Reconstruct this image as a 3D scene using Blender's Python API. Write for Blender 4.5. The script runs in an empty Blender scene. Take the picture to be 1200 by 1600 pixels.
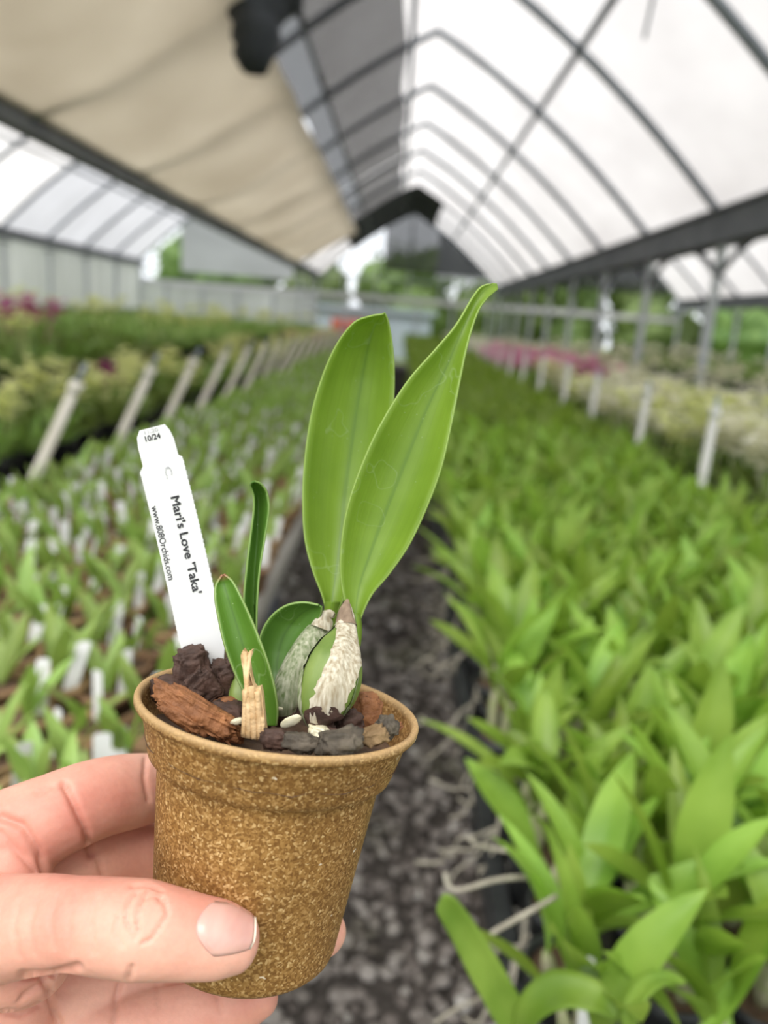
import bpy, bmesh, math, random
import numpy as np
from mathutils import Vector, Matrix, noise as mnoise
random.seed(7); rng = np.random.default_rng(11)
scene = bpy.context.scene
COL = scene.collection
PI = math.pi

# ------------------------------------------------------------------ camera, sky, sun, exposure
F = 1200.0
CAM = Vector((0, 0, 1.45))
roll = math.radians(4.3)
yc = Vector((25, 300, -1200)).normalized()
zc = Vector((math.sin(roll), math.cos(roll), 0)); zc.z = -(zc.x*yc.x+zc.y*yc.y)/yc.z; zc.normalize()
xc = yc.cross(zc)
MCW = Matrix((xc, yc, zc))            # rows: world axes in camera coords -> world = MCW @ cam
cam_data = bpy.data.cameras.new('camera'); cam = bpy.data.objects.new('camera', cam_data); COL.objects.link(cam)
cam.matrix_world = Matrix.Translation(CAM) @ MCW.to_4x4()
cam_data.sensor_fit = 'VERTICAL'; cam_data.sensor_height = 36; cam_data.sensor_width = 27; cam_data.lens = 27
cam_data.clip_start = 0.01; cam_data.clip_end = 400
cam_data.dof.use_dof = True; cam_data.dof.focus_distance = 0.236; cam_data.dof.aperture_fstop = 7.2
scene.camera = cam
def P(u, v, d): return CAM + MCW @ Vector(((u-600)/F*d, -(v-800)/F*d, -d))
def DIR(x, y, z): return MCW @ Vector((x, y, z))

world = bpy.data.worlds.new('overcast_sky'); scene.world = world; world.use_nodes = True
wn = world.node_tree; wn.nodes.clear()
wo = wn.nodes.new('ShaderNodeOutputWorld'); wb = wn.nodes.new('ShaderNodeBackground')
wb.inputs[0].default_value = (0.92, 0.955, 1.0, 1); wb.inputs[1].default_value = 1.25
wn.links.new(wb.outputs[0], wo.inputs[0])
sd = bpy.data.lights.new('sun', 'SUN'); sd.energy = 3.2; sd.angle = math.radians(50); sd.color = (1, .96, .9)
so = bpy.data.objects.new('sun', sd); COL.objects.link(so)
so.rotation_euler = Vector((.25, .45, -1)).to_track_quat('-Z', 'Y').to_euler()
scene.view_settings.view_transform = 'Standard'; scene.view_settings.look = 'None'
scene.view_settings.exposure = 0.36; scene.view_settings.gamma = 1; scene.view_settings.use_curve_mapping = False

# ------------------------------------------------------------------ materials
def new_mat(name):
    m = bpy.data.materials.new(name); m.use_nodes = True
    nt = m.node_tree; nt.nodes.clear()
    return m, nt, nt.nodes, nt.links
def N(nodes, t, **kw):
    n = nodes.new(t)
    for k, v in kw.items():
        if k in n.inputs: n.inputs[k].default_value = v
        else: setattr(n, k, v)
    return n
def ramp(nodes, stops, interp='LINEAR'):
    r = nodes.new('ShaderNodeValToRGB'); r.color_ramp.interpolation = interp
    e = r.color_ramp.elements
    while len(e) < len(stops): e.new(0.5)
    for i, (p, c) in enumerate(stops):
        e[i].position = p; e[i].color = (*c, 1) if len(c) == 3 else c
    return r
def mat(name, c1, c2=None, scale=20, rough=.6, bump=0, bscale=None, trans=0, tcol=None, stretch=(1,1,1), metal=0, sss=0, sssr=None, detail=4, perobj=0, spec=.5, lo=.3, hi=.7, bdist=.001, alpha=1):
    m, nt, ns, L = new_mat(name)
    out = ns.new('ShaderNodeOutputMaterial'); b = ns.new('ShaderNodeBsdfPrincipled')
    b.inputs['Roughness'].default_value = rough; b.inputs['Metallic'].default_value = metal
    b.inputs['Specular IOR Level'].default_value = spec
    tc = ns.new('ShaderNodeTexCoord'); mp = ns.new('ShaderNodeMapping'); mp.inputs['Scale'].default_value = stretch
    L.new(tc.outputs['Object'], mp.inputs[0])
    nz = N(ns, 'ShaderNodeTexNoise', Scale=scale, Detail=detail); L.new(mp.outputs[0], nz.inputs['Vector'])
    r = ramp(ns, [(lo, c1), (hi, c2 or c1)]); L.new(nz.outputs['Fac'], r.inputs[0])
    colout = r.outputs[0]
    if perobj:
        oi = ns.new('ShaderNodeObjectInfo'); hs = ns.new('ShaderNodeHueSaturation')
        mr = N(ns, 'ShaderNodeMapRange'); mr.inputs['To Min'].default_value = 1-perobj; mr.inputs['To Max'].default_value = 1+perobj
        L.new(oi.outputs['Random'], mr.inputs['Value']); L.new(mr.outputs[0], hs.inputs['Value'])
        mr2 = N(ns, 'ShaderNodeMapRange'); mr2.inputs['To Min'].default_value = .5-perobj*.06; mr2.inputs['To Max'].default_value = .5+perobj*.04
        L.new(oi.outputs['Random'], mr2.inputs['Value']); L.new(mr2.outputs[0], hs.inputs['Hue'])
        L.new(colout, hs.inputs['Color']); colout = hs.outputs[0]
    L.new(colout, b.inputs['Base Color'])
    if sss:
        b.inputs['Subsurface Weight'].default_value = sss; b.inputs['Subsurface Radius'].default_value = sssr or (1,.35,.2); b.inputs['Subsurface Scale'].default_value = .004
    if bump:
        n2 = N(ns, 'ShaderNodeTexNoise', Scale=bscale or scale, Detail=6); L.new(mp.outputs[0], n2.inputs['Vector'])
        bp = N(ns, 'ShaderNodeBump', Strength=bump, Distance=bdist); L.new(n2.outputs['Fac'], bp.inputs['Height']); L.new(bp.outputs[0], b.inputs['Normal'])
    sh = b.outputs[0]
    if trans:
        t = ns.new('ShaderNodeBsdfTranslucent')
        if tcol: t.inputs[0].default_value = (*tcol, 1)
        else: L.new(colout, t.inputs[0])
        mx = N(ns, 'ShaderNodeMixShader', Fac=trans); L.new(sh, mx.inputs[1]); L.new(t.outputs[0], mx.inputs[2]); sh = mx.outputs[0]
    if alpha < 1:
        t = ns.new('ShaderNodeBsdfTransparent'); mx = N(ns, 'ShaderNodeMixShader', Fac=alpha); L.new(t.outputs[0], mx.inputs[1]); L.new(sh, mx.inputs[2]); sh = mx.outputs[0]
    L.new(sh, out.inputs[0])
    return m

M = {}
M['film'] = mat('roof_film', (.60,.575,.565), (.74,.72,.71), 1.2, .5, .35, .7, trans=.72, stretch=(1,.5,1), bdist=.15)
M['film_grey'] = mat('roof_film_aged', (.48,.48,.50), (.60,.60,.63), 1.2, .5, .3, .7, trans=.6, stretch=(.4,2,1), bdist=.15)
M['wall_film'] = mat('wall_film', (.55,.56,.55), (.80,.81,.80), 1.1, .5, .3, 1.2, trans=.45, stretch=(1,2.5,.25), bdist=.1)
M['cloth'] = mat('shade_fabric', (.66,.61,.53), (.76,.715,.635), .9, .9, .5, .8, trans=.60, bdist=.2, detail=3)
M['net'] = mat('black_netting', (.05,.055,.065), (.09,.095,.105), 3, .9, alpha=.60)
M['netdense'] = mat('black_netting_folded', (.02,.024,.03), (.05,.055,.065), 3, .9)
M['steel'] = mat('galvanised_steel', (.17,.19,.22), (.27,.30,.34), 6, .55, metal=.2)
M['gutter'] = mat('gutter_steel', (.10,.11,.13), (.17,.18,.20), 3, .6, metal=.2)
M['post'] = mat('galvanised_post', (.45,.48,.52), (.58,.61,.64), 6, .5, metal=.1)
M['pvc'] = mat('weathered_pvc', (.62,.57,.48), (.78,.74,.66), 9, .6, stretch=(1,1,.3))
M['pvcw'] = mat('white_pvc', (.74,.73,.68), (.86,.85,.81), 9, .5, stretch=(1,1,.3))
M['wood'] = mat('weathered_wood', (.30,.28,.25), (.48,.46,.42), 14, .8, stretch=(1,.1,1))
M['bench'] = mat('bench_mesh', (.10,.10,.095), (.22,.21,.19), 30, .8)
M['black'] = mat('black_plastic', (.018,.02,.022), (.035,.038,.04), 30, .5)
M['fibre_pot'] = mat('brown_fibre_pot', (.26,.15,.075), (.40,.26,.14), 60, .85, perobj=.25)
M['mix'] = mat('potting_mix', (.05,.03,.02), (.17,.10,.06), 90, .95, .6, 120, bdist=.004)
M['ltag'] = mat('white_tag', (.74,.74,.735), (.80,.80,.795), 10, .45, perobj=.04, trans=.15)
M['leafR'] = mat('bench_leaf', (.15,.28,.03), (.34,.50,.085), 14, .42, trans=.34, tcol=(.36,.58,.06), perobj=.34)
M['leafL'] = mat('seedling_leaf', (.24,.38,.08), (.38,.52,.14), 22, .45, trans=.35, tcol=(.30,.50,.07), perobj=.35)
M['leafB'] = mat('background_leaf', (.13,.24,.045), (.32,.43,.11), 5, .5, trans=.25, tcol=(.25,.40,.06), perobj=.40)
M['bulbR'] = mat('dry_bulb_sheath', (.42,.38,.27), (.30,.36,.14), 60, .7)
M['root'] = mat('aerial_root', (.28,.25,.20), (.50,.46,.38), 60, .85)
M['fl_white'] = mat('cream_petal', (.90,.89,.66), (.97,.96,.86), 20, .6, trans=.4)
M['fl_yel'] = mat('yellow_green_petal', (.80,.84,.34), (.92,.94,.55), 20, .6, trans=.4)
M['fl_pink'] = mat('pink_petal', (.80,.30,.50), (.88,.50,.64), 20, .6, trans=.3)
M['fl_mag'] = mat('magenta_petal', (.50,.04,.25), (.68,.10,.42), 20, .6, trans=.3)
M['grass'] = mat('outside_grass', (.12,.19,.05), (.28,.33,.12), 2, .95)
M['dirt'] = mat('ground_cinder', (.05,.042,.036), (.15,.13,.115), 40, .95, .8, 60, bdist=.02)
M['tree'] = mat('tree_leaf', (.06,.12,.03), (.18,.27,.07), 3, .7, trans=.2, perobj=.3)
M['trunk'] = mat('tree_bark', (.12,.09,.07), (.22,.18,.14), 8, .9)
M['white'] = mat('white_paint', (.75,.76,.77), (.84,.85,.86), 3, .6)
M['red'] = mat('red_paint', (.42,.09,.06), (.50,.13,.09), 3, .6)
M['bluegrey'] = mat('bluegrey_paint', (.32,.38,.44), (.40,.46,.52), 3, .6)
M['teal'] = mat('teal_plastic', (.05,.32,.27), (.08,.40,.34), 5, .5)
M['ink'] = mat('black_ink', (.03,.03,.035), None, 5, .6)
M['inkgrey'] = mat('faded_ink', (.20,.20,.22), (.60,.60,.61), 900, .6)
M['skinnail'] = mat('nail_plate', (.66,.31,.26), (.74,.41,.35), 160, .28, sss=.3, stretch=(1,.1,1), spec=.6)
M['nailtip'] = mat('nail_free_edge', (.66,.54,.42), (.74,.62,.50), 100, .4, sss=.2)

def stone_mat():
    m, nt, ns, L = new_mat('gravel_stone')
    out = ns.new('ShaderNodeOutputMaterial'); b = ns.new('ShaderNodeBsdfPrincipled'); b.inputs['Roughness'].default_value = .85
    g = ns.new('ShaderNodeNewGeometry')
    r = ramp(ns, [(0, (.09,.075,.065)), (.35, (.20,.17,.15)), (.7, (.32,.285,.255)), (.92, (.46,.42,.38)), (1, (.60,.57,.52))])
    L.new(g.outputs['Random Per Island'], r.inputs[0])
    tc = ns.new('ShaderNodeTexCoord'); nz = N(ns, 'ShaderNodeTexNoise', Scale=2.5, Detail=3); L.new(tc.outputs['Object'], nz.inputs['Vector'])
    r2 = ramp(ns, [(.52, (0,0,0)), (.68, (1,1,1))]); L.new(nz.outputs['Fac'], r2.inputs[0])
    mx = N(ns, 'ShaderNodeMix', data_type='RGBA'); mx.inputs[7].default_value = (.10,.115,.035,1)
    mul = N(ns, 'ShaderNodeMath', operation='MULTIPLY'); mul.inputs[1].default_value = .4
    L.new(r2.outputs[0], mul.inputs[0]); L.new(mul.outputs[0], mx.inputs[0])
    L.new(r.outputs[0], mx.inputs[6]); L.new(mx.outputs[2], b.inputs['Base Color']); L.new(b.outputs[0], out.inputs[0])
    return m
M['stone'] = stone_mat()

def hero_leaf_mat(name, base, base2, edge, mid, tcol, tip=None, trans=.35, rough=.38):
    m, nt, ns, L = new_mat(name)
    out = ns.new('ShaderNodeOutputMaterial'); b = ns.new('ShaderNodeBsdfPrincipled'); b.inputs['Roughness'].default_value = rough
    uv = ns.new('ShaderNodeUVMap'); uv.uv_map = 'UVMap'
    sep = ns.new('ShaderNodeSeparateXYZ'); L.new(uv.outputs[0], sep.inputs[0])
    tc = ns.new('ShaderNodeTexCoord')
    nz = N(ns, 'ShaderNodeTexNoise', Scale=60, Detail=4); L.new(tc.outputs['Object'], nz.inputs['Vector'])
    r = ramp(ns, [(.3, base), (.7, base2)]); L.new(nz.outputs['Fac'], r.inputs[0])
    # across: |u-.5|*2
    s = N(ns, 'ShaderNodeMath', operation='SUBTRACT'); s.inputs[1].default_value = .5; L.new(sep.outputs[0], s.inputs[0])
    a = N(ns, 'ShaderNodeMath', operation='ABSOLUTE'); L.new(s.outputs[0], a.inputs[0])
    re = ramp(ns, [(.492, (0,0,0)), (.499, (1,1,1))]); L.new(a.outputs[0], re.inputs[0])
    rm = ramp(ns, [(.0, (.75,.75,.75)), (.035, (.15,.15,.15)), (.10, (0,0,0))]); L.new(a.outputs[0], rm.inputs[0])
    m1 = N(ns, 'ShaderNodeMix', data_type='RGBA'); L.new(rm.outputs[0], m1.inputs[0]); L.new(r.outputs[0], m1.inputs[6]); m1.inputs[7].default_value = (*mid, 1)
    # veins running along the blade
    mp = ns.new('ShaderNodeMapping'); mp.inputs['Scale'].default_value = (26, 1.2, 1); L.new(uv.outputs[0], mp.inputs[0])
    nv = N(ns, 'ShaderNodeTexNoise', Scale=1.6, Detail=3); L.new(mp.outputs[0], nv.inputs['Vector'])
    hs = ns.new('ShaderNodeHueSaturation'); mr = N(ns, 'ShaderNodeMapRange'); mr.inputs['To Min'].default_value = .82; mr.inputs['To Max'].default_value = 1.18
    L.new(nv.outputs['Fac'], mr.inputs['Value']); L.new(mr.outputs[0], hs.inputs['Value']); L.new(m1.outputs[2], hs.inputs['Color'])
    m2 = N(ns, 'ShaderNodeMix', data_type='RGBA'); L.new(re.outputs[0], m2.inputs[0]); L.new(hs.outputs[0], m2.inputs[6]); m2.inputs[7].default_value = (*edge, 1)
    col = m2.outputs[2]
    # pale specks and dried water marks
    vo = N(ns, 'ShaderNodeTexVoronoi', Scale=330); L.new(tc.outputs['Object'], vo.inputs['Vector'])
    rv = ramp(ns, [(.055, (.6,.6,.6)), (.085, (0,0,0))]); L.new(vo.outputs['Distance'], rv.inputs[0])
    n3 = N(ns, 'ShaderNodeTexNoise', Scale=55, Detail=2); L.new(tc.outputs['Object'], n3.inputs['Vector'])
    r3 = ramp(ns, [(.60, (0,0,0)), (.607, (.4,.4,.4)), (.616, (0,0,0))]); L.new(n3.outputs['Fac'], r3.inputs[0])
    ad = N(ns, 'ShaderNodeMath', operation='ADD', use_clamp=True); L.new(rv.outputs[0], ad.inputs[0]); L.new(r3.outputs[0], ad.inputs[1])
    m3 = N(ns, 'ShaderNodeMix', data_type='RGBA'); m3.inputs[7].default_value = (.42,.55,.25,1)
    L.new(ad.outputs[0], m3.inputs[0]); L.new(col, m3.inputs[6]); col = m3.outputs[2]
    if tip:
        rt = ramp(ns, [(.90, (0,0,0)), (.985, (1,1,1))]); L.new(sep.outputs[1], rt.inputs[0])
        m4 = N(ns, 'ShaderNodeMix', data_type='RGBA'); m4.inputs[7].default_value = (*tip, 1)
        L.new(rt.outputs[0], m4.inputs[0]); L.new(col, m4.inputs[6]); col = m4.outputs[2]
    L.new(col, b.inputs['Base Color'])
    bp = N(ns, 'ShaderNodeBump', Strength=.18, Distance=.0004); L.new(nv.outputs['Fac'], bp.inputs['Height']); L.new(bp.outputs[0], b.inputs['Normal'])
    t = ns.new('ShaderNodeBsdfTranslucent'); t.inputs[0].default_value = (*tcol, 1)
    mx = N(ns, 'ShaderNodeMixShader', Fac=trans); L.new(b.outputs[0], mx.inputs[1]); L.new(t.outputs[0], mx.inputs[2]); L.new(mx.outputs[0], out.inputs[0])
    return m
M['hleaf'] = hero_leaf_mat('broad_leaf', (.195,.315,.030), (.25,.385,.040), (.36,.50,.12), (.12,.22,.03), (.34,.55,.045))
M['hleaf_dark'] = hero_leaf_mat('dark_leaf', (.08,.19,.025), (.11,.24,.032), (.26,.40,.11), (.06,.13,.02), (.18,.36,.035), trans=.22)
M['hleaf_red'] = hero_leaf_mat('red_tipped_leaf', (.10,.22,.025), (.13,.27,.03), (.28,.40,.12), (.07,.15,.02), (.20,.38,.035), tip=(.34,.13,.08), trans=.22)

def pot_mat():
    m, nt, ns, L = new_mat('pressed_fibre')
    out = ns.new('ShaderNodeOutputMaterial'); b = ns.new('ShaderNodeBsdfPrincipled'); b.inputs['Roughness'].default_value = .62
    b.inputs['Specular IOR Level'].default_value = .35
    tc = ns.new('ShaderNodeTexCoord')
    wr = N(ns, 'ShaderNodeTexNoise', Scale=420, Detail=2); L.new(tc.outputs['Object'], wr.inputs['Vector'])
    vm = N(ns, 'ShaderNodeVectorMath', operation='MULTIPLY_ADD'); vm.inputs[1].default_value = (.0022,.0022,.0022)
    L.new(wr.outputs['Color'], vm.inputs[0]); L.new(tc.outputs['Object'], vm.inputs[2])
    v = N(ns, 'ShaderNodeTexVoronoi', Scale=1500); L.new(vm.outputs[0], v.inputs['Vector'])
    sp = ns.new('ShaderNodeSeparateXYZ'); L.new(v.outputs['Color'], sp.inputs[0])
    r = ramp(ns, [(0, (.15,.065,.013)), (.40, (.225,.108,.026)), (.72, (.31,.165,.048)), (.92, (.42,.245,.09)), (1, (.58,.39,.18))]); L.new(sp.outputs[0], r.inputs[0])
    big = N(ns, 'ShaderNodeTexNoise', Scale=38, Detail=3); L.new(tc.outputs['Object'], big.inputs['Vector'])
    hs = ns.new('ShaderNodeHueSaturation'); mr = N(ns, 'ShaderNodeMapRange'); mr.inputs['From Min'].default_value=.3; mr.inputs['From Max'].default_value=.7; mr.inputs['To Min'].default_value = .82; mr.inputs['To Max'].default_value = 1.2
    L.new(big.outputs['Fac'], mr.inputs['Value']); L.new(mr.outputs[0], hs.inputs['Value']); L.new(r.outputs[0], hs.inputs['Color'])
    # long pale fibres
    mp = ns.new('ShaderNodeMapping'); mp.inputs['Scale'].default_value = (1, 1, 3.6); mp.inputs['Rotation'].default_value = (.2,.3,.1); L.new(vm.outputs[0], mp.inputs[0])
    v2 = N(ns, 'ShaderNodeTexVoronoi', Scale=120, Randomness=1.0); L.new(mp.outputs[0], v2.inputs['Vector'])
    s2 = ns.new('ShaderNodeSeparateXYZ'); L.new(v2.outputs['Color'], s2.inputs[0])
    gt = N(ns, 'ShaderNodeMath', operation='GREATER_THAN'); gt.inputs[1].default_value = .90; L.new(s2.outputs[0], gt.inputs[0])
    ls = N(ns, 'ShaderNodeMath', operation='LESS_THAN'); ls.inputs[1].default_value = .15; L.new(v2.outputs['Distance'], ls.inputs[0])
    mu = N(ns, 'ShaderNodeMath', operation='MULTIPLY'); L.new(gt.outputs[0], mu.inputs[0]); L.new(ls.outputs[0], mu.inputs[1])
    m1 = N(ns, 'ShaderNodeMix', data_type='RGBA'); m1.inputs[7].default_value = (.66,.55,.42,1)
    L.new(mu.outputs[0], m1.inputs[0]); L.new(hs.outputs[0], m1.inputs[6])
    # paler tan towards the lip, blended in by height on the pot
    so_ = ns.new('ShaderNodeSeparateXYZ'); L.new(tc.outputs['Object'], so_.inputs[0])
    rl = ramp(ns, [(.0, (0,0,0)), (1, (.62,.62,.62))]); mrl = N(ns, 'ShaderNodeMapRange'); mrl.inputs['From Min'].default_value = -.0026; mrl.inputs['From Max'].default_value = -.0006
    L.new(so_.outputs[2], mrl.inputs['Value']); L.new(mrl.outputs[0], rl.inputs[0])
    m2 = N(ns, 'ShaderNodeMix', data_type='RGBA'); m2.inputs[7].default_value = (.56,.38,.19,1)
    L.new(rl.outputs[0], m2.inputs[0]); L.new(m1.outputs[2], m2.inputs[6])
    L.new(m2.outputs[2], b.inputs['Base Color'])
    bp = N(ns, 'ShaderNodeBump', Strength=.35, Distance=.0003); L.new(sp.outputs[0], bp.inputs['Height']); L.new(bp.outputs[0], b.inputs['Normal'])
    L.new(b.outputs[0], out.inputs[0]); return m
M['pot'] = pot_mat()

def skin_mat():
    m, nt, ns, L = new_mat('skin')
    out = ns.new('ShaderNodeOutputMaterial'); b = ns.new('ShaderNodeBsdfPrincipled'); b.inputs['Roughness'].default_value = .50
    b.inputs['Specular IOR Level'].default_value = .35
    b.inputs['Subsurface Weight'].default_value = .30; b.inputs['Subsurface Radius'].default_value = (1,.32,.18); b.inputs['Subsurface Scale'].default_value = .0035
    tc = ns.new('ShaderNodeTexCoord')
    n1 = N(ns, 'ShaderNodeTexNoise', Scale=36, Detail=5); L.new(tc.outputs['Object'], n1.inputs['Vector'])
    r = ramp(ns, [(.3, (.58,.235,.175)), (.5, (.67,.325,.245)), (.7, (.74,.405,.31))]); L.new(n1.outputs['Fac'], r.inputs[0])
    n2 = N(ns, 'ShaderNodeTexNoise', Scale=700, Detail=3); L.new(tc.outputs['Object'], n2.inputs['Vector'])
    hs = ns.new('ShaderNodeHueSaturation'); mr = N(ns, 'ShaderNodeMapRange'); mr.inputs['To Min'].default_value = .93; mr.inputs['To Max'].default_value = 1.07
    L.new(n2.outputs['Fac'], mr.inputs['Value']); L.new(mr.outputs[0], hs.inputs['Value']); L.new(r.outputs[0], hs.inputs['Color'])
    L.new(hs.outputs[0], b.inputs['Base Color'])
    v = N(ns, 'ShaderNodeTexVoronoi', Scale=1300, feature='DISTANCE_TO_EDGE'); L.new(tc.outputs['Object'], v.inputs['Vector'])
    bp = N(ns, 'ShaderNodeBump', Strength=.10, Distance=.0002); L.new(v.outputs['Distance'], bp.inputs['Height'])
    n3 = N(ns, 'ShaderNodeTexNoise', Scale=170, Detail=5); L.new(tc.outputs['Object'], n3.inputs['Vector'])
    b2 = N(ns, 'ShaderNodeBump', Strength=.45, Distance=.0007); L.new(n3.outputs['Fac'], b2.inputs['Height']); L.new(bp.outputs[0], b2.inputs['Normal'])
    L.new(b2.outputs[0], b.inputs['Normal']); L.new(b.outputs[0], out.inputs[0]); return m
M['skin'] = skin_mat()
M['chunk_dark'] = mat('dark_bark', (.030,.015,.010), (.095,.048,.033), 160, .75, .8, 260, bdist=.0015)
M['chunk_red'] = mat('red_bark', (.13,.045,.014), (.36,.15,.055), 190, .7, 1, 330, stretch=(1,.25,1), bdist=.0015)
M['chip_pale'] = mat('pale_wood', (.46,.28,.12), (.72,.52,.29), 260, .7, .9, 420, stretch=(1,.12,1), bdist=.001)
M['cinder'] = mat('grey_cinder', (.035,.028,.020), (.13,.105,.075), 220, .8, .8, 360, bdist=.001)
M['cinder_tan'] = mat('tan_cinder', (.13,.075,.03), (.26,.17,.08), 160, .8, .8, 300, bdist=.001)
M['shell'] = mat('pale_flake', (.62,.56,.36), (.78,.74,.56), 220, .5)
M['bulbgreen'] = mat('bulb_green', (.10,.17,.03), (.20,.27,.06), 120, .45, .3, 200, stretch=(1,1,.3), bdist=.0006)
M['sheath'] = mat('papery_sheath', (.34,.27,.17), (.70,.65,.52), 900, .7, .5, 900, stretch=(1,1,.035), bdist=.0005, trans=.12, detail=2.5)
M['sheath_grey'] = mat('papery_sheath_grey', (.10,.15,.04), (.44,.44,.32), 800, .7, .5, 800, stretch=(1,1,.035), bdist=.0005, detail=2.5)
M['sheath_tip'] = mat('papery_sheath_tip', (.10,.06,.04), (.38,.28,.19), 200, .8, .5, 500, stretch=(1,1,.15), bdist=.0006)

# ------------------------------------------------------------------ mesh helpers
class MB:
    def __init__(s): s.v = []; s.f = []; s.n = 0
    def add(s, verts, faces):
        o = s.n; s.v.extend([tuple(p) for p in verts]); s.f.extend([tuple(i+o for i in f) for f in faces]); s.n += len(verts)
    def box(s, a, b, rot=None, c=None):
        (x0,y0,z0),(x1,y1,z1) = a, b
        vs = [(x0,y0,z0),(x1,y0,z0),(x1,y1,z0),(x0,y1,z0),(x0,y0,z1),(x1,y0,z1),(x1,y1,z1),(x0,y1,z1)]
        s.add(vs, [(0,3,2,1),(4,5,6,7),(0,1,5,4),(1,2,6,5),(2,3,7,6),(3,0,4,7)])
    def tube(s, pts, r, n=8, cap=True, flat=None):
        pts = [Vector(p) for p in pts]; R = r if hasattr(r, '__len__') else [r]*len(pts)
        vs = []; prev = None
        for i, p in enumerate(pts):
            t = (pts[min(i+1, len(pts)-1)] - pts[max(i-1, 0)]).normalized()
            if prev is None: a = t.orthogonal().normalized()
            else: a = (prev - t*prev.dot(t)).normalized()
            prev = a; b = t.cross(a)
            for k in range(n):
                th = 2*PI*k/n; vs.append(p + (a*math.cos(th) + b*math.sin(th))*R[i])
        fs = [(i*n+k, i*n+(k+1)%n, (i+1)*n+(k+1)%n, (i+1)*n+k) for i in range(len(pts)-1) for k in range(n)]
        if cap: fs.append(tuple(range(n-1, -1, -1))); fs.append(tuple((len(pts)-1)*n+k for k in range(n)))
        s.add(vs, fs)
    def lathe(s, prof, n=24, T=None):
        vs = []
        for (r, z) in prof:
            for k in range(n):
                th = 2*PI*k/n; v = Vector((r*math.cos(th), r*math.sin(th), z)); vs.append(T @ v if T else v)
        fs = [(i*n+k, i*n+(k+1)%n, (i+1)*n+(k+1)%n, (i+1)*n+k) for i in range(len(prof)-1) for k in range(n)]
        s.add(vs, fs)
    def grid(s, rows, thick=0):
        nr, nc = len(rows), len(rows[0])
        vs = [p for r in rows for p in r]
        s.add(vs, [(i*nc+j, i*nc+j+1, (i+1)*nc+j+1, (i+1)*nc+j) for i in range(nr-1) for j in range(nc-1)])
    def mesh(s, name, m=None, smooth=True):
        me = bpy.data.meshes.new(name); me.from_pydata(s.v, [], s.f); me.validate(); me.update()
        if m: me.materials.append(m)
        if smooth: me.polygons.foreach_set('use_smooth', [True]*len(me.polygons))
        return me
    def build(s, name, m, parent=None, smooth=False, origin=None):
        """verts are world coordinates; origin = where the object's own origin sits"""
        po = WL.get(parent, Vector((0,0,0))) if parent else Vector((0,0,0))
        o_ = Vector(origin) if origin is not None else (po if parent else (sum((Vector(v) for v in s.v[:500]), Vector())/max(1, len(s.v[:500]))))
        keep = s.v; s.v = [tuple(Vector(v)-o_) for v in keep]
        me = s.mesh(name, m, smooth); s.v = keep
        return link(name, me, parent, o_)
WL = {}
ORD = ['first','second','third','fourth','fifth','sixth','seventh','eighth','ninth','tenth','eleventh','twelfth']
def link(name, me, parent=None, loc=(0,0,0)):
    o = bpy.data.objects.new(name, me); COL.objects.link(o)
    loc = Vector(loc); WL[o] = loc.copy()
    if parent: o.parent = parent; o.location = loc - WL[parent]
    else: o.location = loc
    return o
def tag(o, label=None, cat=None, group=None, kind=None):
    if label: o['label'] = label
    if cat: o['category'] = cat
    if group: o['group'] = group
    if kind: o['kind'] = kind
    return o
def empty(name, loc, label, cat, group=None):
    return tag(link(name, None, None, loc), label, cat, group)
def copy_tree(src, loc, rz=0, sc=1, kids=None, tilt=(0,0)):
    c = src.copy(); COL.objects.link(c); c.location = loc; c.rotation_euler = (tilt[0], tilt[1], rz); c.scale = (sc,)*3
    for ch in (kids or list(src.children)):
        d = ch.copy(); COL.objects.link(d); d.parent = c
        for g in ch.children:
            e = g.copy(); COL.objects.link(e); e.parent = d
    return c
def struct(o): o['kind'] = 'structure'; return o
def merge_instances(base_list, xforms):
    """numpy merge of mesh copies; base_list [(verts Nx3, faces)], xforms [(idx, 4x4)]"""
    V = []; Fc = []; off = 0
    for i, T in xforms:
        bv, bf = base_list[i]
        v = bv @ T[:3,:3].T + T[:3,3]; V.append(v); Fc.extend([tuple(k+off for k in f) for f in bf]); off += len(bv)
    return np.concatenate(V), Fc
def T4(loc, rz, sc, rx=0, ry=0):
    m = Matrix.Translation(loc) @ Matrix.Rotation(rz,4,'Z') @ Matrix.Rotation(rx,4,'X') @ Matrix.Rotation(ry,4,'Y') @ Matrix.Scale(sc,4)
    return np.array(m)
def raw(mb): return (np.array([tuple(v) for v in mb.v]), list(mb.f))

# ------------------------------------------------------------------ greenhouse shell
HW = 3.05; ZG = 2.62; YE = 27.0; Y0 = -1.0
def arch_h(s): s = abs(s); return 1.45 + 3.5 - .5*s - .083*s*s      # world z over offset s from the ridge
BAYS = [-5.9, .2, 6.3, 12.4]
mb = MB(); mb.box((-40, -20, -.12), (60, 90, -.06)); g = mb.build('floor', M['grass'], origin=(0,0,0)); struct(g)
mb = MB(); mb.box((-9.1, -2, -.06), (15.5, YE, 0)); g = mb.build('floor', M['dirt'], origin=(0,0,0)); struct(g)
def roof_part(cx, s0, s1, y0, y1, m, name, off=.05, wav=.03, nx=14, ny=60):
    mb = MB(); rows = []
    for j in range(ny+1):
        y = y0 + (y1-y0)*j/ny; row = []
        for i in range(nx+1):
            s = s0 + (s1-s0)*i/nx
            ph = (y-1.5)/2.3
            sag = -wav*(math.sin(PI*(ph % 1))**2) * 1.0
            row.append((cx+s, y, arch_h(s)+off+sag + .02*mnoise.noise(Vector((s*1.3, y*.8, cx)))))
        rows.append(row)
    mb.grid(rows); return mb.build(name, m, smooth=True)
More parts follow.
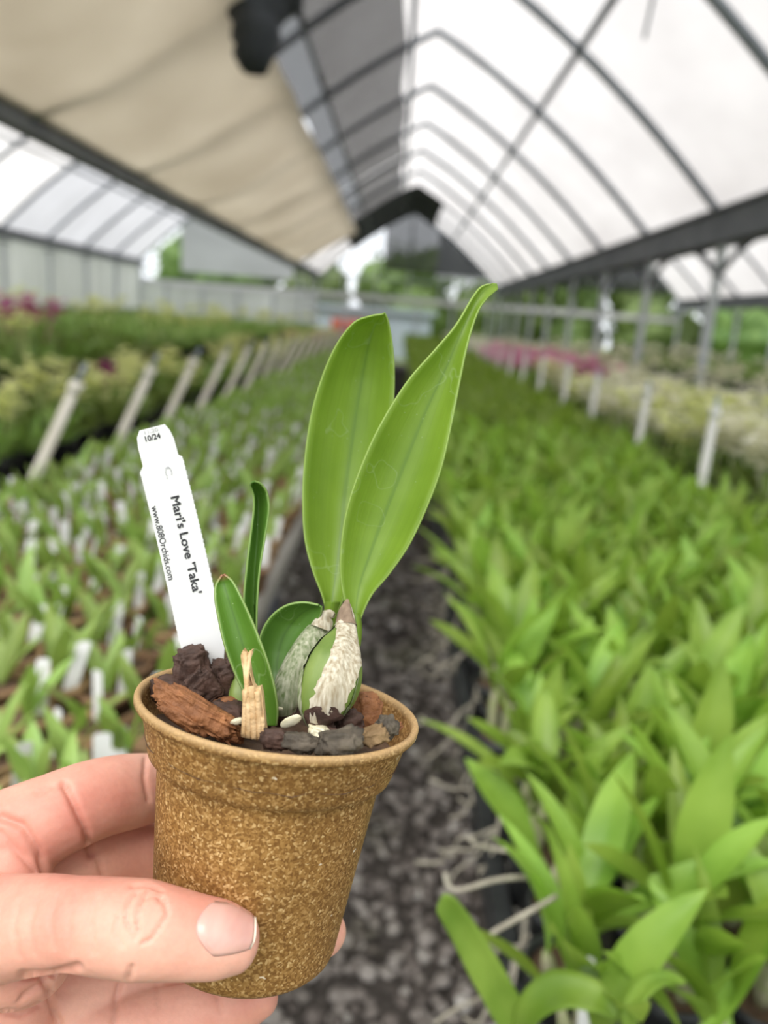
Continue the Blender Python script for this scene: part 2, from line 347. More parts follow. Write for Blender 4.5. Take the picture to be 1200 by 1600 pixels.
for cx in BAYS:
    for s0, s1 in ((-HW, 0), (0, HW)):
        if cx < -5 and s0 < 0:
            o = roof_part(cx, s0, s1, Y0, 17.5, M['film'], 'ceiling'); struct(o)
            o = roof_part(cx, s0, s1, 17.5, YE, M['film_grey'], 'ceiling'); struct(o)
        elif cx in (.2, 6.3) and s0 < 0:              # the beige cloth is the cover over the lower left slope
            o = roof_part(cx, -1.35, 0, Y0, YE, M['film'], 'ceiling'); struct(o)
            o = roof_part(cx, -HW, -1.35, 20.6 if cx < 1 else 22.1, YE, M['film'], 'ceiling'); struct(o)
        else:
            o = roof_part(cx, s0, s1, Y0, YE, M['film'], 'ceiling'); struct(o)
tn = [0]
def trim(mb, m, smooth=True):
    tn[0] += 1; o = mb.build('trim_%d' % tn[0], m, smooth=smooth); struct(o); return o
ribs = [1.5 + 2.3*k for k in range(1, 12)]
for bi, cx in enumerate(BAYS):
    for k, y in enumerate(ribs):
        if bi == 3 and k < 1: continue
        mb = MB(); mb.tube([(cx+s, y, arch_h(s)) for s in np.linspace(-HW, HW, 41)], .046, 8); trim(mb, M['steel'])
    for s, dz in ((1.32, -.07), (-1.32, -.07), (-.3, -.06)):
        mb = MB(); mb.tube([(cx+s, Y0, arch_h(s)+dz), (cx+s, YE, arch_h(s)+dz)], .036, 8); trim(mb, M['steel'])
# gutters
gx = [-8.80, -2.85, 3.25, 9.35]
for x in gx:
    mb = MB(); w = .13 if x > 0 else .06; hb = .18 if x > 0 else .05
    mb.box((x-w, Y0, ZG-hb), (x+w, YE, ZG+.12)); mb.box((x-w-.04, Y0, ZG+.12), (x+w+.04, YE, ZG+.15)); trim(mb, M['gutter'], False)
# truss diagonals under the right gutters
for x in gx[2:]:
    for y in ribs:
        mb = MB()
        for sg in (-1, 1): mb.tube([(x, y+sg*.95*t, ZG-.16-.34*(1-t)**1.7) for t in np.linspace(0, 1, 9)], .035, 6)
        trim(mb, M['gutter'])
# gutter posts
nth = ['nearest','second','third','fourth','fifth','sixth','seventh','eighth','ninth','tenth','eleventh','twelfth']
for xi, x in enumerate(gx):
    for k, y in enumerate(ribs):
        if y < 5 and x > -8: continue
        if xi == 1 and y < 20: continue
        o = empty('support_post', (x, y, 0), '', 'post')
        q = MB(); q.tube([(x, y, 0), (x, y, ZG-.12)], .048, 12); q.build('pole', M['post'], o)
        q = MB(); q.box((x-.10, y-.10, ZG-.15), (x+.10, y+.10, ZG-.11)); q.build('bracket', M['gutter'], o)
        q = MB(); q.box((x-.09, y-.09, 0), (x+.09, y+.09, .02)); q.build('base_plate', M['gutter'], o)
        if xi == 2:
            n_ = k-1
            o['label'] = ['grey steel post at far right carrying the gutter, the nearest one in view'][0] if n_ == 0 else 'grey steel gutter post on the right, %s from the camera' % nth[min(n_, 9)]
            o['group'] = 'grey steel posts under the right gutter'
        elif xi == 3: o['label'] = 'grey steel post between the two bays farther right, %s from the camera' % ORD[k-1]; o['group'] = 'posts of the far right gutter'
        elif xi == 1: o['label'] = 'grey steel post under the far left gutter, %s from the camera' % ORD[max(0,k-8)]; o['group'] = 'posts of the left gutter'
        else: o['label'] = 'grey steel post along the left plastic wall, %s from the camera' % ORD[k]; o['group'] = 'posts of the left wall'
# tie bars across the centre bay ends
mb = MB(); mb.box((-8.8, YE-.10, 2.02), (9.4, YE+.02, 2.20)); trim(mb, M['white'], False)
# walls
def wallgrid(x0, y0, x1, y1, z0, z1, m, name, n=60, amp=.03):
    mb = MB(); rows = []
    for j in range(7):
        z = z0+(z1-z0)*j/6
        rows.append([(x0+(x1-x0)*i/n + (amp*math.sin(i*1.9) if abs(x1-x0) < .1 else 0), y0+(y1-y0)*i/n + (amp*math.sin(i*1.9) if abs(x1-x0) > .1 else 0), z) for i in range(n+1)])
    mb.grid(rows); o = mb.build(name, m, smooth=True); struct(o); return o
wallgrid(-8.93, Y0, -8.93, YE, 0, ZG, M['wall_film'], 'wall_left', 120)
wallgrid(-8.93, YE+.02, -2.9, YE+.02, 0, 2.05, M['wall_film'], 'wall_back', 50)
for x in np.arange(-8, 3.2, 1.22):
    mb = MB(); mb.box((x-.04, YE-.05, 0), (x+.04, YE+.05, 2.02)); trim(mb, M['post'], False)
# gable of the left bay: panels, partly open; netting across the centre gable's upper part
def gable(cx, s0, s1, zb, y, m, name, kind='structure'):
    mb = MB(); rows = []
    for j in range(5):
        rows.append([(cx+s, y, zb+(max(arch_h(s), zb)-zb)*j/4) for s in np.linspace(s0, s1, 20)])
    mb.grid(rows); o = mb.build(name, m); struct(o); return o
gable(-5.9, -1.6, 2.2, 2.5, YE+.03, M['film_grey'], 'wall_back')
gable(.2, .9, 3.0, 2.9, YE+.03, M['film_grey'], 'wall_back')
for cx_ in (6.3, 12.4): gable(cx_, -3, 3, 3.2, YE+.03, M['film_grey'], 'wall_back')
def gnet(cx, s0, s1, zb, label):
    mb = MB(); rows = []
    for j in range(5): rows.append([(cx+s, YE-.12+.03*math.sin(s*5), zb+(max(arch_h(s)-.05, zb)-zb)*j/4) for s in np.linspace(s0, s1, 24)])
    mb.grid(rows); o = mb.build('shade_netting', M['net'], smooth=True); md = o.modifiers.new('thick', 'SOLIDIFY'); md.thickness = .003; tag(o, label, 'netting')
for x, z1 in ((-.9, 4.4), (.2, 4.9), (1.3, 4.2), (-2, 3.6), (2.3,3.4)):
    mb = MB(); mb.tube([(x, YE, 2.1), (x, YE, z1)], .03, 6); trim(mb, M['post'])
mb = MB(); mb.tube([(-2.85, YE, 2.75), (3.25, YE, 2.75)], .035, 6); trim(mb, M['steel'])

# shade cloths and netting
def drape(name, cx, cols, y0, y1, m, label, sag=.10, ny=70, seed=0, group=None, cat='shade cloth'):
    """cols: list of (x offset, z) across; hung beneath the ribs"""
    mb = MB(); rows = []
    xs = np.linspace(0, len(cols)-1, 22)
    cx_ = [c[0] for c in cols]; cz_ = [c[1] for c in cols]
    for j in range(ny+1):
        y = y0+(y1-y0)*j/ny
        ph = ((y-1.5)/2.3) % 1; row = []
        for i, t in enumerate(xs):
            x = np.interp(t, range(len(cols)), cx_); z = np.interp(t, range(len(cols)), cz_)
            mid = math.sin(PI*i/21)
            z += -sag*mid*math.sin(PI*ph)**1.0 + .07*mnoise.noise(Vector((x*1.1+seed, y*.55, 0)))*mid
            row.append((cx+x+.05*mnoise.noise(Vector((y*.9, i*.1, seed)))*(i > 19), y, z))
        rows.append(row)
    mb.grid(rows); o = mb.build(name, m, smooth=True)
    md = o.modifiers.new('thick', 'SOLIDIFY'); md.thickness = .004
    return tag(o, label, cat, group)
cl = [(-2.90, 2.78), (-2.5, 3.00), (-2.0, 3.36), (-1.55, 3.70), (-1.15, 3.72)]
drape('shade_cloth', .2, [(-3.0, ZG+.06), (-2.5, 2.92), (-1.95, 3.27), (-1.62, 3.46), (-1.42, 3.52)], .7, 20.5, M['cloth'], 'large beige shade cloth drawn under the left half of the roof')
drape('shade_cloth', 6.3, [(-3.0, ZG+.06), (-2.45, 2.84), (-1.9, 3.1), (-1.5, 3.25), (-1.2, 3.3)], 4, 22, M['cloth'], 'beige shade cloth under the roof of the next bay at far right')
def netting(cx, s0, s1, y0, y1, m, label, dz=-.10):
    mb = MB(); rows = []
    for j in range(50):
        y = y0+(y1-y0)*j/49
        rows.append([(cx+s + .03*math.sin(y*2+s), y, arch_h(s)+dz-.03*math.sin(y*2.7)) for s in np.linspace(s0, s1, 9)])
    mb.grid(rows); o = mb.build('shade_netting', m, smooth=True)
    md = o.modifiers.new('thick', 'SOLIDIFY'); md.thickness = .003
    return tag(o, label, 'netting')
netting(.2, -1.62, -.38, .8, 16.5, M['net'], 'long strip of see-through black netting along the ridge of the roof')
netting(.2, -1.62, -.38, 16.5, 21, M['net'], 'far stretch of the black ridge netting', -.12)
netting(.2, -1.9, .7, 21, 26.6, M['netdense'], 'dense black netting closing the far end of the ridge')
gnet(.2, -.9, 3.0, 3.0, 'dark netting over the far gable at the end of the aisle')
gnet(6.3, -2.6, 2.6, 2.9, 'dark netting over the far gable of the right bay')
# folded black bundle hanging from the cloth edge
mb = MB(); pts = [Vector((-1.22+.008*i+.03*math.sin(i*.6), 6.0+.02*i, 3.08+.80*i/14)) for i in range(15)]
mb.tube(pts, [r_*(1+.10*math.sin(i*1.9)) for i, r_ in enumerate(np.interp(np.linspace(0,1,15), [0,.06,.2,.4,.6,.8,1], [.05,.12,.16,.17,.22,.27,.22]))], 14)
o = mb.build('netting_bundle', M['netdense'], smooth=True); tag(o, 'dark bundled end of netting hanging down at the top of the view', 'netting')
# two crossing brace rods on the right slope
for (a, b_) in (((1.1, 4.6), (1.65, 7.2)),):
    mb = MB(); mb.tube([(.2+a[0], a[1], arch_h(a[0])-.03), (.2+b_[0], b_[1], arch_h(b_[0])-.03)], .014, 6); trim(mb, M['steel'])

# ------------------------------------------------------------------ benches
def bench(x0, x1, z, y0, y1, label, rail=None, name='bench'):
    lm = M['gutter']
    o = empty(name, ((x0+x1)/2, (y0+y1)/2, 0), label, 'bench')
    q = MB(); q.box((x0+.03, y0, z-.02), (x1-.03, y1, z)); q.build('bench_top', M['bench'], o)
    for x in (x0, x1-.035):
        q = MB(); q.box((x, y0, z-.045), (x+.022, y1, z+.012)); q.build('rail', rail or M['wood'], o)
    n = int((y1-y0)/2.4)
    for i in range(n+1):
        y = y0+.4+i*2.4
        if y > y1-.1: break
        for x in (x0+.2, x1-.2):
            q = MB(); q.box((x-.02, y-.02, 0), (x+.02, y+.02, z-.02)); q.build('leg', lm, o)
        q = MB(); q.box((x0+.04, y-.02, z-.10), (x1-.04, y+.02, z-.02)); q.build('crossbar', lm, o)
    return o
ZL, ZR = .775, .745
bench(-1.10, -.26, ZL, .35, 25.5, 'long bench left of the aisle full of small brown pots')
bench(.17, 1.12, ZR, .35, 25.5, 'long bench right of the aisle full of leafy orchids', M['black'])
bench(-2.25, -1.28, .66, 1.2, 25, 'bench of flowering orchids behind the leaning pipes', M['black'])
bench(-3.55, -2.50, .80, 2.2, 25, 'raised bench with dark trays under the left gutter', M['black'])
bench(-5.6, -4.2, .80, 3, 25, 'bench of green plants in the left bay')
bench(-8.3, -6.4, .80, 3, 25, 'bench of plants along the left plastic wall')
bench(1.30, 2.45, .72, 1.6, 25, 'bench of cream flowering orchids on the right')
bench(2.7, 4.0, .72, 3.2, 25, 'bench beneath the right gutter posts')
bench(4.6, 6.2, .72, 5, 25, 'first bench beyond the right gutter posts')
bench(6.8, 9.0, .72, 7, 25, 'farthest bench in the bay at the right')

# gravel
def ico():
    t = (1+5**.5)/2
    v = np.array([(-1,t,0),(1,t,0),(-1,-t,0),(1,-t,0),(0,-1,t),(0,1,t),(0,-1,-t),(0,1,-t),(t,0,-1),(t,0,1),(-t,0,-1),(-t,0,1)], float); v /= np.linalg.norm(v[0])
    f = [(0,11,5),(0,5,1),(0,1,7),(0,7,10),(0,10,11),(1,5,9),(5,11,4),(11,10,2),(10,7,6),(7,1,8),(3,9,4),(3,4,2),(3,2,6),(3,6,8),(3,8,9),(4,9,5),(2,4,11),(6,2,10),(8,6,7),(9,8,1)]
    return v, f
def ico2(k=1):
    v, f = ico(); v = [tuple(p) for p in v]
    for _ in range(k):
        cache = {}; nf = []
        def mid(a, b):
            key = (min(a,b), max(a,b))
            if key not in cache:
                m_ = np.array(v[a])+np.array(v[b]); m_ /= np.linalg.norm(m_); v.append(tuple(m_)); cache[key] = len(v)-1
            return cache[key]
        for a,b,c in f:
            x,y,z = mid(a,b), mid(b,c), mid(c,a); nf += [(a,x,z),(b,y,x),(c,z,y),(x,y,z)]
        f = nf
    return np.array(v), f
bases = []
for i in range(10):
    v, f = ico2(1); v = v.copy()*(1+rng.normal(0, .10, (len(v),1))); v *= np.array([1, rng.uniform(.65,.95), rng.uniform(.5,.75)]); bases.append((v, f))
xf = []
for i in range(11000):
    y = .2 + 9.5*rng.random()**1.5; x = rng.uniform(-.62, .62) if rng.random() < .85 else rng.uniform(-1.1, 1.1)
    s = rng.uniform(.009, .024)*(1+.35*(y > 3))
    xf.append((int(rng.integers(10)), T4((x, y, s*.35+rng.uniform(0,.012)), rng.uniform(0,6.3), s, rng.uniform(-.6,.6), rng.uniform(-.6,.6))))
V, Fc = merge_instances(bases, xf)
me = bpy.data.meshes.new('gravel'); me.from_pydata(V.tolist(), [], Fc); me.materials.append(M['stone'])
me.polygons.foreach_set('use_smooth', [True]*len(me.polygons))
tag(link('gravel', me), 'coarse grey cinder gravel covering the aisle between the benches', 'gravel', kind='stuff')

# ------------------------------------------------------------------ bench plants
def leaf_mb(L, W, a0, bend, az, keel=.25, n=9, base=(0,0,0), mb=None, m=4, twist=0, thick=0):
    """leaf rising at elevation a0 (from horizontal), curving outwards by bend; az = azimuth"""
    mb = mb or MB(); rows = []; p = Vector(base); e = a0; d = Vector((math.cos(az), math.sin(az), 0)); side = Vector((-math.sin(az), math.cos(az), 0))
    for i in range(n+1):
        t = i/n; w = W*.5*(math.sin(PI*min(1, (t*.93+.07)))**.75)*(.35+.65*min(1, t*2.8)) if t < 1 else W*.02
        dirn = d*math.cos(e) + Vector((0,0,1))*math.sin(e); nrm = -d*math.sin(e) + Vector((0,0,1))*math.cos(e)
        tw = twist*t; sd = side*math.cos(tw) + nrm*math.sin(tw); nn = nrm*math.cos(tw) - side*math.sin(tw)
        rows.append([p + sd*w*(j/m*2-1) + nn*(abs(j/m*2-1)**1.5*w*keel) for j in range(m+1)])
        p = p + dirn*(L/n); e -= bend/n
    mb.grid(rows); return mb
def seedling_proto(kind, i):
    """kind L: brown fibre pot seedling with white tag. kind R: bigger leafy orchid in black pot"""
    r = random.Random(100*ord(kind)+i)
    kids = []
    root = bpy.data.objects.new('potted_orchid_seedling' if kind == 'L' else 'potted_orchid', None); WL[root] = Vector()
    H = .075; R1, R0 = (.043, .030) if kind == 'L' else (.040, .030)
    q = MB(); q.lathe([(R0*.1, .0), (R0, 0), (R1-.003, H*.78), (R1, H*.8), (R1+.001, H), (R1-.003, H), (R1-.004, H-.015)], 16)
    kids.append(('pot', q, M['fibre_pot'] if kind == 'L' else M['black'], True))
    q = MB(); q.lathe([(R1-.004, H-.012), (R1*.6, H-.008), (.001, H-.010)], 12); kids.append(('potting_mix', q, M['mix'], True))
    if kind == 'L':
        nl = r.randint(3, 5)
        for k in range(nl):
            az = r.uniform(0, 6.28); kids.append(('leaf', leaf_mb(r.uniform(.070,.135), r.uniform(.020,.030), r.uniform(.85,1.45), r.uniform(.1,.9), az, n=7, base=(.006*math.cos(az), .006*math.sin(az), H-.010)), M['leafL'], True))
        a = r.uniform(0, 6.28); tx, ty = .027*math.cos(a), .027*math.sin(a); hh = H+r.uniform(.040,.080); w = .0100; ln = r.uniform(-.25,.25)
        fa = r.uniform(-.6,.6); r_lean = r.uniform(.1,.6); cx, sx = math.cos(fa), math.sin(fa); q = MB(); vs = []
        for (dx, z) in ((-w*.6, H-.03), (w*.6, H-.03), (w, H+.0), (w, hh-.003), (w*.6, hh), (-w*.6, hh), (-w, hh-.003), (-w, H+.0)):
            vs.append((tx+dx*cx+(z-H)*ln, ty+dx*sx+(z-H)*r_lean, z))
        n_ = len(vs); vs2 = [(x-sx*.0006, y+cx*.0006, z) for x,y,z in vs]
        q.add(vs+vs2, [tuple(range(n_)), tuple(range(2*n_-1, n_-1, -1))]+[(k,(k+1)%n_+0,(k+1)%n_+n_,k+n_) for k in range(n_)])
        if i % 9 != 4: kids.append(('name_tag', q, M['ltag'], False))
    else:
        nb = r.randint(4, 5)
        for k in range(nb):
            az = r.uniform(0, 6.28); rr = r.uniform(.0, .022); bx, by = rr*math.cos(az), rr*math.sin(az); hb = r.uniform(.04,.075); lean = r.uniform(.0,.4)
            tip = (bx+math.cos(az)*hb*lean, by+math.sin(az)*hb*lean, H-.01+hb)
            q = MB(); q.tube([(bx,by,H-.018), (bx+(tip[0]-bx)*.35, by+(tip[1]-by)*.35, H-.01+hb*.35), (bx+(tip[0]-bx)*.7, by+(tip[1]-by)*.7, H-.01+hb*.7), tip], [.004,.008,.007,.004], 7)
            kids.append(('pseudobulb', q, M['bulbR'], True))
            for w in range(r.choice((1,2,2))):
                a2 = az + r.uniform(-.8,.8) + w*PI*.8
                kids.append(('leaf', leaf_mb(r.uniform(.11,.19), r.uniform(.028,.044), r.uniform(.75,1.45), r.uniform(.0,.9), a2, n=10, base=tip, keel=.35, m=6, twist=r.uniform(-.7,.7)), M['leafR'], True))
    return root, kids
def realise(root, kids):
    COL.objects.link(root)
    for (n_, q, m, sm) in kids: link(n_, q.mesh(n_, m, sm), root)
    return root
def kids_raw(kids, skip=()):
    """group raw geometry by material name for merged far rows"""
    d = {}
    for (n_, q, m, sm) in kids:
        if n_ in skip: continue
        v, f = raw(q); d.setdefault(m.name, [m, [], [], 0]); e = d[m.name]
        e[1].append(v); e[2].extend([tuple(k+e[3] for k in ff) for ff in f]); e[3] += len(v)
    return {k: (e[0], np.concatenate(e[1]), e[2]) for k, e in d.items()}
def far_stuff(name, protos, places, label, cat):
    mats = []; V = []; Fc = []; MI = []; off = 0
    pr = [kids_raw(k) for k in protos]
    for (i, T) in places:
        for mn, (m, v, f) in pr[i].items():
            if m not in mats: mats.append(m)
            V.append(v @ T[:3,:3].T + T[:3,3]); Fc.extend([tuple(k+off for k in ff) for ff in f]); MI.extend([mats.index(m)]*len(f)); off += len(v)
    me = bpy.data.meshes.new(name); me.from_pydata(np.concatenate(V).tolist(), [], Fc)
    for m in mats: me.materials.append(m)
    me.polygons.foreach_set('material_index', MI); me.polygons.foreach_set('use_smooth', [True]*len(Fc))
    o = link(name, me); tag(o, label, cat, kind='stuff'); return o
def fill(kind, xs, y0, dy, z, limit, ymax, label, group, cat, tilt=.0, nproto=9, farname='', farlabel='', sc0=1.0, jit=.012):
    pk = [seedling_proto(kind, i) for i in range(nproto)]
    used = [False]*nproto; protos = [p[0] for p in pk]; count = 0; far = []
    y = y0; r = random.Random(ord(kind)); j = 0; seen = {}
    while y < ymax:
        for xi, x in enumerate(xs):
            px, py = x + r.uniform(-jit, jit), y + r.uniform(-jit, jit) + (j % 1)*.0
            sc = sc0*r.uniform(.88, 1.12); rz = r.uniform(-.5,.5) if kind == 'L' else r.uniform(0, 6.28); i = r.randrange(nproto)
            # nothing that lies wholly outside the frame
            c = MCW.transposed() @ (Vector((px, py, z+.12))-CAM)
            if -c.z > 0:
                u, v_ = 600+F*c.x/-c.z, 800-F*c.y/-c.z; mrg = 140/max(.3, -c.z)
                if u < -mrg or u > 1200+mrg or v_ > 1600+mrg*1.6: continue
            if count < limit:
                if not used[i]: realise(*pk[i]); used[i] = True; o = protos[i]; o.location = (px, py, z); o.rotation_euler = (0,0,rz); o.scale = (sc,)*3
                else: o = copy_tree(protos[i], (px, py, z), rz, sc)
                seen[xi] = seen.get(xi, 0)+1; kn = seen[xi]; side_ = 'left' if kind == 'L' else 'right'; row_ = ORD[xi]
                what = 'seedling pot' if kind == 'L' else 'leafy orchid'
                if kn <= 12: lb = '%s on %s bench, %s lengthwise row from aisle, %s from the near end' % (what, side_, row_, ORD[kn-1])
                else: lb = '%s farther along the %s bench in the %s lengthwise row from the aisle' % (what, side_, row_)
                tag(o, lb, cat, group + ', %s row from the aisle' % row_); count += 1
            else:
                if y > 12 and (xi+j) % 2: continue
                if y > 8: 
                    if (xi+j) % 3 == 0: continue
                far.append((i, T4((px, py, z), rz, sc*(1.12 if y > 8 else 1))))
        y += dy*(1 if y < 10 else 1.5); j += 1
    far_stuff(farname, [p[1] for p in pk], far, farlabel, cat)
fill('L', [-.325-.092*k for k in range(9)], .55, .092, ZL, 300, 25, 'small orchid seedling in a brown fibre pot on the left bench', 'orchid seedlings in brown pots on the left bench', 'potted plant', farname='distant_seedling_pots', farlabel='far rows of small seedling pots with white tags on the left bench')
fill('R', [.225+.094*k for k in range(10)], .55, .094, ZR, 300, 25, 'leafy orchid in a small black pot on the right bench', 'leafy orchids crowded on the right bench', 'potted plant', farname='distant_leafy_orchids', farlabel='far rows of leafy green orchids on the right bench', sc0=1.0)

# background orchids with flowers
def bg_proto(i, fl, hgt=.36):
    r = random.Random(500+i); root = bpy.data.objects.new('flowering_orchid' if fl else 'leafy_plant', None); WL[root] = Vector(); kids = []
    q = MB(); q.lathe([(.01,0),(.055,0),(.075,.12),(.078,.12),(.07,.11),(.002,.105)], 12); kids.append(('pot', q, M['black'], True))
    q = MB()
    for k in range(16):
        az = r.uniform(0, 6.28); leaf_mb(r.uniform(.6,1.05)*hgt*.8, r.uniform(.030,.05), r.uniform(.6,1.5), r.uniform(.2,1.3), az, n=6, m=2, base=(.03*math.cos(az), .03*math.sin(az), .10), mb=q)
    kids.append(('foliage', q, M['leafB'], True))
    if fl:
        for s in range(r.randint(3,4)):
            az = r.uniform(0, 6.28); q = MB(); top = Vector((.11*math.cos(az), .11*math.sin(az), hgt+r.uniform(.03,.14)))
            q.tube([(0,0,.1), (.05*math.cos(az), .05*math.sin(az), hgt*.7), top], .0025, 5); 
            for fl_ in range(10):
                c = top + Vector((r.uniform(-.06,.06), r.uniform(-.06,.06), r.uniform(-.05,.06)))
                for p_ in range(5):
                    leaf_mb(.044, .032, r.uniform(-.2,.7), .4, p_*1.2566+r.uniform(-.2,.2), n=3, m=2, base=c, mb=q, keel=.1)
            kids.append(('flower_spray', q, M[fl], True))
    return root, kids
def bg_fill(x0, x1, dx, y0, y1, dy, z, flf, label_fl, label_lf, hgt=.36, indiv=1e9, farlabel='', lim=300, seed=0, gname=''):
    r = random.Random(900+seed); protos = {}; far = []; allp = []; n = 0; rowy = None; nrow = 0; ncol = 0
    y = y0
    while y < y1:
        x = x0
        while x <= x1+1e-6:
            px, py = x+r.uniform(-.04,.04), y+r.uniform(-.05,.05)
            f = flf(px, py, r); i = r.randrange(3); key = (i, f)
            c = MCW.transposed() @ (Vector((px, py, z+.3))-CAM); u = 600+F*c.x/max(.05,-c.z)
            if -90 < u < 1290 and -c.z > 0:
                if key not in protos:
                    protos[key] = [bg_proto(i+10*seed, f, hgt), False, len(allp)]; allp.append(protos[key][0][1])
                pr = protos[key]; rz = r.uniform(0, 6.28); sc = r.uniform(.85, 1.15)
                if y < indiv and n < lim:
                    if not pr[1]: o = realise(*pr[0]); pr[1] = True; o.location = (px,py,z); o.rotation_euler = (0,0,rz); o.scale = (sc,)*3
                    else: o = copy_tree(pr[0][0], (px,py,z), rz, sc)
                    if rowy != y: rowy = y; nrow += 1; ncol = 0
                    ncol += 1; suf = ', %s row, %s across' % (ORD[nrow-1], ORD[ncol-1]) if nrow <= 12 and ncol <= 12 else ''
                    if f: tag(o, label_fl[f]+suf, 'potted plant', label_fl[f].split(' in ')[0].split(' on ')[0]+'s, '+gname)
                    else: tag(o, label_lf+suf, 'potted plant', 'leafy plants, '+gname)
                    n += 1
                else: far.append((pr[2], T4((px,py,z), rz, sc)))
            x += dx
        y += dy
    if far: far_stuff('distant_plants', allp, far, farlabel, 'potted plants')
def fR(px, py, r):
    if py < 7.2 and r.random() < .72: return 'fl_white' if r.random() < .6 else 'fl_yel'
    if py > 8 and py < 13 and r.random() < .5: return 'fl_pink'
    if py > 13 and r.random() < .15: return 'fl_white'
    return None
bg_fill(1.42, 2.36, .21, 2.2, 24, .23, .72, fR, {'fl_white':'cream flowered orchid on the first bench behind the white pipes', 'fl_yel':'yellow-green flowered orchid on the first bench behind the white pipes', 'fl_pink':'pink flowered orchid farther back on the bench behind the white pipes'}, 'flowerless leafy plant on the first bench behind the white pipes', .26, 9, 'far plants on the bench behind the white pipes', seed=1, gname='bench behind the white pipes')
def fL(px, py, r):
    q = r.random()
    if 2.3 < py < 2.9 and q < .16: return 'fl_mag'
    if q < .17: return 'fl_yel'
    if q > .985: return 'fl_mag'
    return None
bg_fill(-2.15, -1.40, .19, 2.0, 24, .22, .66, fL, {'fl_mag':'magenta flowered orchid on the low bench behind the leaning pipes', 'fl_yel':'yellow-green flowered orchid on the low bench behind the leaning pipes'}, 'flowerless leafy plant on the low bench behind the leaning pipes', .25, 8, 'far plants on the low bench behind the leaning pipes', seed=2, gname='low bench')
def fL2(px, py, r):
    q = r.random()
    if 6.4 < py < 7.2 and q < .07: return 'fl_mag'
    if q > .92: return 'fl_yel'
    return None
bg_fill(-3.45, -2.60, .21, 3.0, 24, .24, .80, fL2, {'fl_mag':'magenta flowered orchid in the raised dark trays at left', 'fl_yel':'yellow-green flowered orchid in the raised dark trays at left'}, 'leafy plant in the raised dark trays at left', .40, 9, 'far plants in the raised trays at left', seed=3, gname='raised trays')
none = lambda px, py, r: ('fl_yel' if r.random() < .07 else None)
bg_fill(-5.5, -4.3, .3, 6.5, 24, .34, .80, none, {'fl_yel':'yellow-green flowered orchid on the middle bench of the left bay'}, 'leafy plant on the middle bench of the left bay', .48, 11, 'far leafy plants on the middle bench of the left bay', seed=4, gname='left bay')
bg_fill(-8.2, -6.5, .36, 9, 24, .40, .80, none, {'fl_yel':'yellow-green flowered orchid beside the left plastic wall'}, 'leafy plant beside the left plastic wall', .50, 14, 'far leafy plants beside the left plastic wall', seed=5, gname='left wall')
fw = lambda px, py, r: ('fl_white' if r.random() < .25 else None)
bg_fill(2.85, 3.9, .27, 5, 24, .32, .72, fw, {'fl_white':'cream flowered orchid on the bench under the right gutter'}, 'leafy plant on the bench under the right gutter', .28, 11, 'far plants under the right gutter', seed=6, gname='under the gutter')
bg_fill(4.8, 6.1, .33, 8, 24, .40, .72, fw, {'fl_white':'cream flowered orchid on the first bench beyond the gutter posts'}, 'leafy plant on the first bench beyond the gutter posts', .34, 13, 'far plants beyond the gutter posts', seed=7, gname='beyond the posts')
bg_fill(7.0, 8.9, .4, 12, 24, .5, .72, fw, {'fl_white':'cream flowered orchid on the farthest bench at right'}, 'leafy plant on the farthest bench at right', .4, 16, 'far plants on the farthest bench at right', seed=8, gname='farthest bench')

# leaning pipes at the far edge of the left bench; upright pipes on the right
pl = [(1.62+.66*k) for k in range(16)]
pl = [2.22, 2.92, 3.55, 4.2, 4.85, 5.5, 6.15, 6.9, 7.6, 8.4, 9.3, 10.3, 11.4, 12.6, 14.]
for k, y in enumerate(pl):
    b0 = Vector((-1.15, y, .70)); tp = b0 + Vector((.215, .05, .50))
    n_ = nth[k] if k < 8 else None
    lab = ('weathered white pipe leaning right behind the left bench, %s from the camera' % n_).replace('nearest from the camera', 'the nearest and tallest in view') if n_ else 'distant leaning pipe at the far edge of the left bench'
    o = empty('leaning_pipe', (-1.15, y, .70), lab, 'pipe', 'leaning pipes along the left bench')
    q = MB(); q.tube([b0-(tp-b0)*1.37, tp], .0165, 12); q.build('pipe', M['pvc'], o, True)
    q = MB(); d = (tp-b0).normalized(); q.tube([tp-d*.03, tp+d*.006], .021, 12); q.build('collar', M['pvc'], o, True)
    q = MB(); q.tube([tp+d*.006, tp+d*.065], .009, 8); q.build('inner_rod', M['steel'], o, True)
pr_ = [2.83, 3.62, 4.55, 5.35, 6.3, 7.2, 8.1, 9.0, 10.0, 11.0, 12.2, 13.5, 15.]
for k, y in enumerate(pr_):
    b0 = Vector((1.16, y, .62)); tp = b0 + Vector((.012, 0, .60))
    n_ = nth[k] if k < 8 else None
    lab = ('upright white pipe at the far edge of the right bench, %s from the camera' % n_).replace('nearest from the camera', 'nearest and largest in view') if n_ else 'distant upright white pipe at the far edge of the right bench'
    o = empty('upright_pipe', (1.16, y, .62), lab, 'pipe', 'upright pipes along the right bench')
    q = MB(); q.tube([b0-(tp-b0)*1.03, tp], .0165, 12); q.build('pipe', M['pvcw'], o, True)
    q = MB(); q.tube([tp-Vector((0,0,.03)), tp+Vector((0,0,.006))], .020, 12); q.build('collar', M['pvcw'], o, True)
    q = MB(); q.tube([tp, tp+Vector((.001,0,.04))], .009, 8); q.build('inner_rod', M['bluegrey'], o, True)

